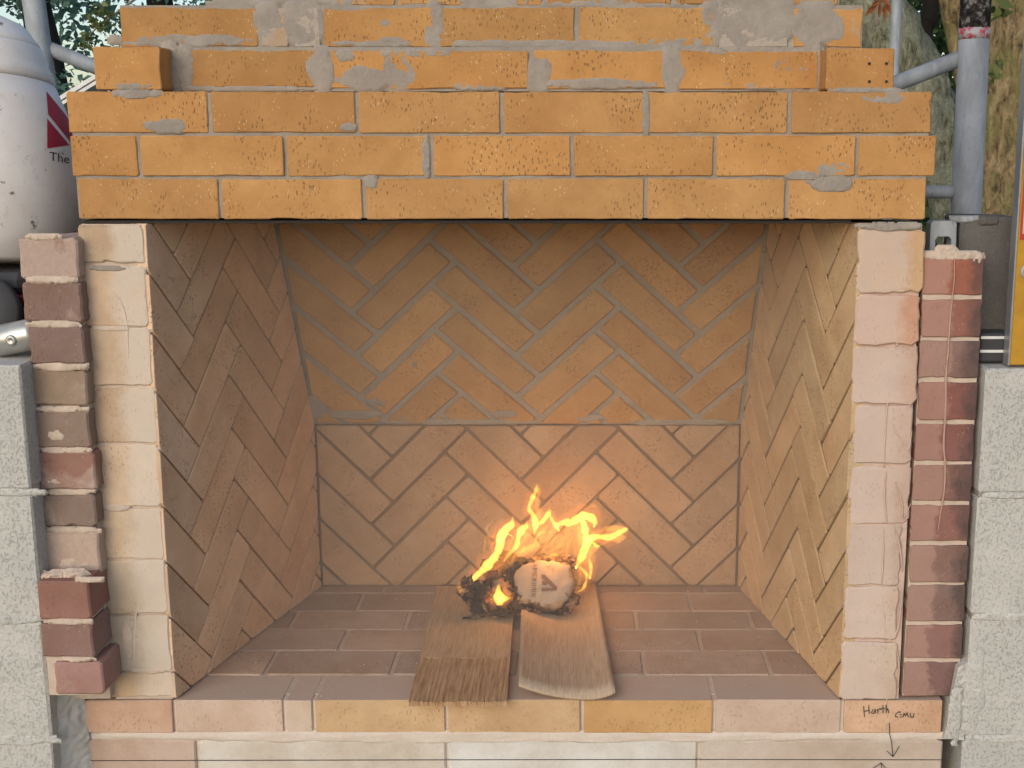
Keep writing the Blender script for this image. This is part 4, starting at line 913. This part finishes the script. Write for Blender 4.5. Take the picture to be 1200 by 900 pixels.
def leaves(name, clumps, n, size, m, parent):
    vs, fs = [], []; q = R
    tot = sum(c[3] ** 2 for c in clumps)
    for cx, cy, cz, cr in clumps:
        sub = [Vector((q.gauss(0, .5), q.gauss(0, .5), q.gauss(0, .45))) * cr + Vector((cx, cy, cz)) for _ in range(max(3, int(14 * cr)))]
        for _ in range(int(n * cr ** 2 / tot)):
            c = q.choice(sub) + Vector((q.gauss(0, 1), q.gauss(0, 1), q.gauss(0, .8))) * cr * .16
            L = size * q.uniform(.6, 1.4); a = Vector((q.gauss(0, 1), q.gauss(0, 1), q.gauss(-.4, .7))).normalized() * L; b = a.cross(Vector((q.gauss(0, 1), q.gauss(0, 1), q.gauss(0, 1)))).normalized() * L * .28
            k = len(vs); vs += [c - a * .5, c - b - a * .08, c + a * .5, c + b - a * .08]; fs.append((k, k + 1, k + 2, k + 3))
    return MB().add(vs, fs).build(name, m, parent)
def trunk(name, pts, m, parent, n=28, amp=.15, sub=14):
    s = spline([(*p, r) for p, r in pts], sub); mb = MB().tube([x[:3] for x in s], [x[3] for x in s], n)
    for v in mb.v:
        d = noise.noise((v.x * 9, v.y * 9, v.z * 2.5)) * .6 + noise.noise((v.x * 26, v.y * 26, v.z * 7)) * .4
        i = min(range(len(s)), key=lambda k: (v - Vector(s[k][:3])).length_squared); cc = Vector(s[i][:3]); v += (v - cc) * amp * 2 * d
    return mb.build(name, m, parent, True)
A = lambda x, y, Y: tuple(at(x, y, Y))
def down(x, y, Y, dz=-.5): p = at(x, y, Y); return (p.x, p.y, dz)
# oak
Y = 3.2; g = 1 / pxm(Y)
ok = empty('oak_tree', (at(1172, 250, Y).x, Y, -.45), 'mossy oak trunk with rough golden bark behind the scaffold post', 'tree')
trunk('trunk', [(down(1178, 300, Y), 58 * g), (A(1176, 260, Y), 46 * g), (A(1176, 150, Y), 38 * g), (A(1182, 60, Y), 34 * g), (A(1192, -60, Y), 32 * g), (A(1200, -400, Y), 26 * g)], M['bark1'], ok, 40)
trunk('limb', [(A(1165, 175, Y), 20 * g), (A(1146, 110, Y + .05), 20 * g), (A(1128, 40, Y + .1), 19 * g), (A(1112, -40, Y + .1), 18 * g), (A(1070, -300, Y + .3), 12 * g)], M['bark1'], ok, 24)
leaves('crown', [(1.9, Y, 3.2, .9), (1.2, Y + .3, 3.4, .8), (2.6, Y, 3.0, .8), (at(1166, 40, 2.9).x, 2.85, 1.45, .13), (at(1160, 90, 2.9).x, 2.85, 1.2, .09)], 5200, .06, M['leaf_y'], ok)
Y = 4.3; g = 1 / pxm(Y)
lt = empty('leaning_tree', (at(1140, 300, Y).x, Y, -.45), 'leaning grey green lichen covered trunk beside the mossy oak', 'tree')
trunk('trunk', [(down(1190, 300, Y), 46 * g), (A(1142, 270, Y), 42 * g), (A(1098, 150, Y), 37 * g), (A(1058, 70, Y), 36 * g), (A(1000, -40, Y), 32 * g), (A(880, -300, Y), 24 * g)], M['bark2'], lt, 40)
leaves('crown', [(.6, Y, 3.2, .9), (0, Y + .4, 3.5, .9), (-.8, Y, 3.3, .8)], 4000, .06, M['leaf_y'], lt)
Y = 5.5; g = 1 / pxm(Y)
dt = empty('thin_tree', (at(1084, 100, Y).x, Y, -.45), 'thin nearly black trunk with forked branch between the larger trunks', 'tree')
trunk('trunk', [(down(1078, 100, Y), 9 * g), (A(1082, 70, Y), 8 * g), (A(1089, 20, Y), 10 * g), (A(1098, -60, Y), 9 * g), (A(1110, -300, Y), 7 * g)], M['bark3'], dt, 14, .05)
trunk('branch', [(A(1083, 62, Y), 5 * g), (A(1066, 44, Y), 4 * g), (A(1056, 22, Y), 3.5 * g), (A(1040, -30, Y), 3 * g)], M['bark3'], dt, 10, .05)
leaves('crown', [(at(1120, -200, Y).x, Y, 3.0, .9), (at(1075, 15, Y).x + .3, Y + .3, 1.9, .35)], 2600, .07, M['leaf_d'], dt)
def bushy(x, Y, h_, w_, m, lab, n, size, name='leafy_tree', grp=None):
    r_ = empty(name, (x, Y, -.45), lab, 'tree', grp)
    trunk('trunk', [((x, Y, -.5), .16), ((x + .1, Y, h_ * .4), .13), ((x, Y + .1, h_ * .8), .07)], M['bark3'], r_, 12, .06, 4)
    cl = [(x + R.gauss(0, w_ * .45), Y + R.gauss(0, w_ * .3), R.uniform(.0, h_), w_ * R.uniform(.3, .5)) for _ in range(16)]
    leaves('crown', cl, n, size, m, r_)
bushy(3.0, 8.0, 3.4, 1.6, M['leaf_d'], 'dark green leafy tree deep in the gap behind the oak trunks', 12000, .085)
bushy(4.6, 9.5, 4.5, 2.2, M['leaf_y'], 'yellow green leafy tree far behind the oak at the right edge', 11000, .10)
bushy(-3.3, 5.8, 2.4, 1.0, M['leaf_b'], 'cool green leafy tree seen past the left scaffold post', 26000, .036)
bushy(-5.0, 8.0, 4.0, 1.8, M['leaf_b'], 'cool green leafy tree behind the bucket at the far left', 14000, .075)
bushy(-3.6, 9.0, 3.6, 2.0, M['leaf_b'], 'dark green leafy tree beyond the left end of the courses', 14000, .075)
bushy(.4, 10.5, 4.5, 2.4, M['leaf_d'], 'dark green leafy tree hidden straight behind the fireplace', 5000, .14)
# sunlit sprig on the left
sp = empty('leafy_sprig', A(110, 60, 2.2), 'pale green leafy twig hanging beside the left end of the courses', 'twig')
mb = MB(); mb.tube([A(98, 48, 2.2), A(118, 28, 2.2), A(150, 5, 2.2), A(240, -60, 2.3)], [.002, .003, .004, .006], 6); mb.build('stem', M['bark2'], sp)
cl = []
for x, y in ((100, 42), (105, 32), (112, 18), (120, 24), (96, 50), (108, 38), (124, 12), (128, 28), (118, 8), (131, 16)): p = at(x, y, 2.2); cl.append((p.x, p.y, p.z, .035))
leaves('leaf_spray', cl, 150, .022, M['leaf_y'], sp)
rl = empty('dead_leaves', A(1030, 0, .9), 'hanging cluster of dead red leaves above the top right brick', 'leaves')
mb = MB(); mb.tube([A(1036, -60, .9), A(1033, -20, .9), A(1031, 2, .9)], .002, 6); mb.build('stem', M['bark2'], rl)
for i, (x, y, an) in enumerate(((1020, 12, 40), (1025, 8, 25), (1031, 12, 5), (1037, 14, -12), (1041, 9, -25), (1028, 3, 60), (1038, 2, -50))):
    p = at(x, y, .9 + R.uniform(-.02, .02)); L = 9 / pxm(.9); a_ = rad(an); dd = Vector((-math.sin(a_), R.uniform(-.3, .3), -math.cos(a_))) * L; sd2 = Vector((math.cos(a_), .3, -math.sin(a_))) * L * .3
    vs = [p - dd, p - dd * .3 + sd2, p + dd * .4 + sd2 * .7, p + dd, p + dd * .4 - sd2 * .7, p - dd * .3 - sd2, p + Vector((0, .004, 0))]
    mesh('leaf', [v - p for v in vs], [(i_, (i_ + 1) % 6, 6) for i_ in range(6)], M['leaf_red'], rl, False, Matrix.Translation(p))

# crumbs and ash on the hearth
mb = MB()
for i in range(150):
    x = R.uniform(-.66, .42); y = R.uniform(.01, .56); r_ = R.uniform(.0008, .0022) * (1.5 if R.random() < .08 else 1)
    if x < FL + (BL - FL) * y / YB + .01 or x > FR + (BR - FR) * y / YB - .01 or (-.22 < x < .06): continue
    vs = [Vector((R.uniform(-1, 1), R.uniform(-1, 1), R.uniform(-.4, 1))) * r_ for _ in range(5)]
    mb.add([Vector((x, y, r_ * .6)) + v for v in ((r_, 0, -r_ * .5), (-r_ * .5, r_ * .8, -r_ * .5), (-r_ * .5, -r_ * .8, -r_ * .5), (R.uniform(-.3, .3) * r_, R.uniform(-.3, .3) * r_, r_ * .8))] if False else [(x + a * r_, y + b * r_, .0005 + c_ * r_) for a, b, c_ in ((1, 0, 0), (-.5, .9, 0), (-.6, -.8, 0), (R.uniform(-.3, .3), R.uniform(-.3, .3), 1.1))], [(0, 1, 3), (1, 2, 3), (2, 0, 3), (0, 2, 1)])
tag(mb.build('mortar_crumbs', M['mortar_hearth']), 'pale mortar crumbs scattered over the hearth bricks', 'crumbs', kind='stuff')
# thin smoke standing in the firebox
ins = .012; q = [(FL + ins + .02, .004), (FR - ins - .02, .004), (BR - ins + .02 * 0, YB - .16), (BL + ins, YB - .16)]
q = [(FL + .03, .004), (FR - .03, .004), (BR + .02, YB - .17), (BL - .02, YB - .17)]
vs = [(x, y, z) for z in (.014, .836) for x, y in q]
sm = bpy.data.materials.new('thin smoke'); sm.use_nodes = True; t_ = sm.node_tree; t_.nodes.clear()
pv = t_.nodes.new('ShaderNodeVolumePrincipled'); o_ = t_.nodes.new('ShaderNodeOutputMaterial'); pv.inputs['Color'].default_value = (.85, .80, .74, 1); pv.inputs['Density'].default_value = .6
t_.links.new(pv.outputs[0], o_.inputs['Volume'])
tag(mesh('smoke', vs, [(3, 2, 1, 0), (4, 5, 6, 7), (0, 1, 5, 4), (1, 2, 6, 5), (2, 3, 7, 6), (3, 0, 4, 7)], sm), 'thin pale smoke hanging inside the firebox', 'smoke', kind='stuff')
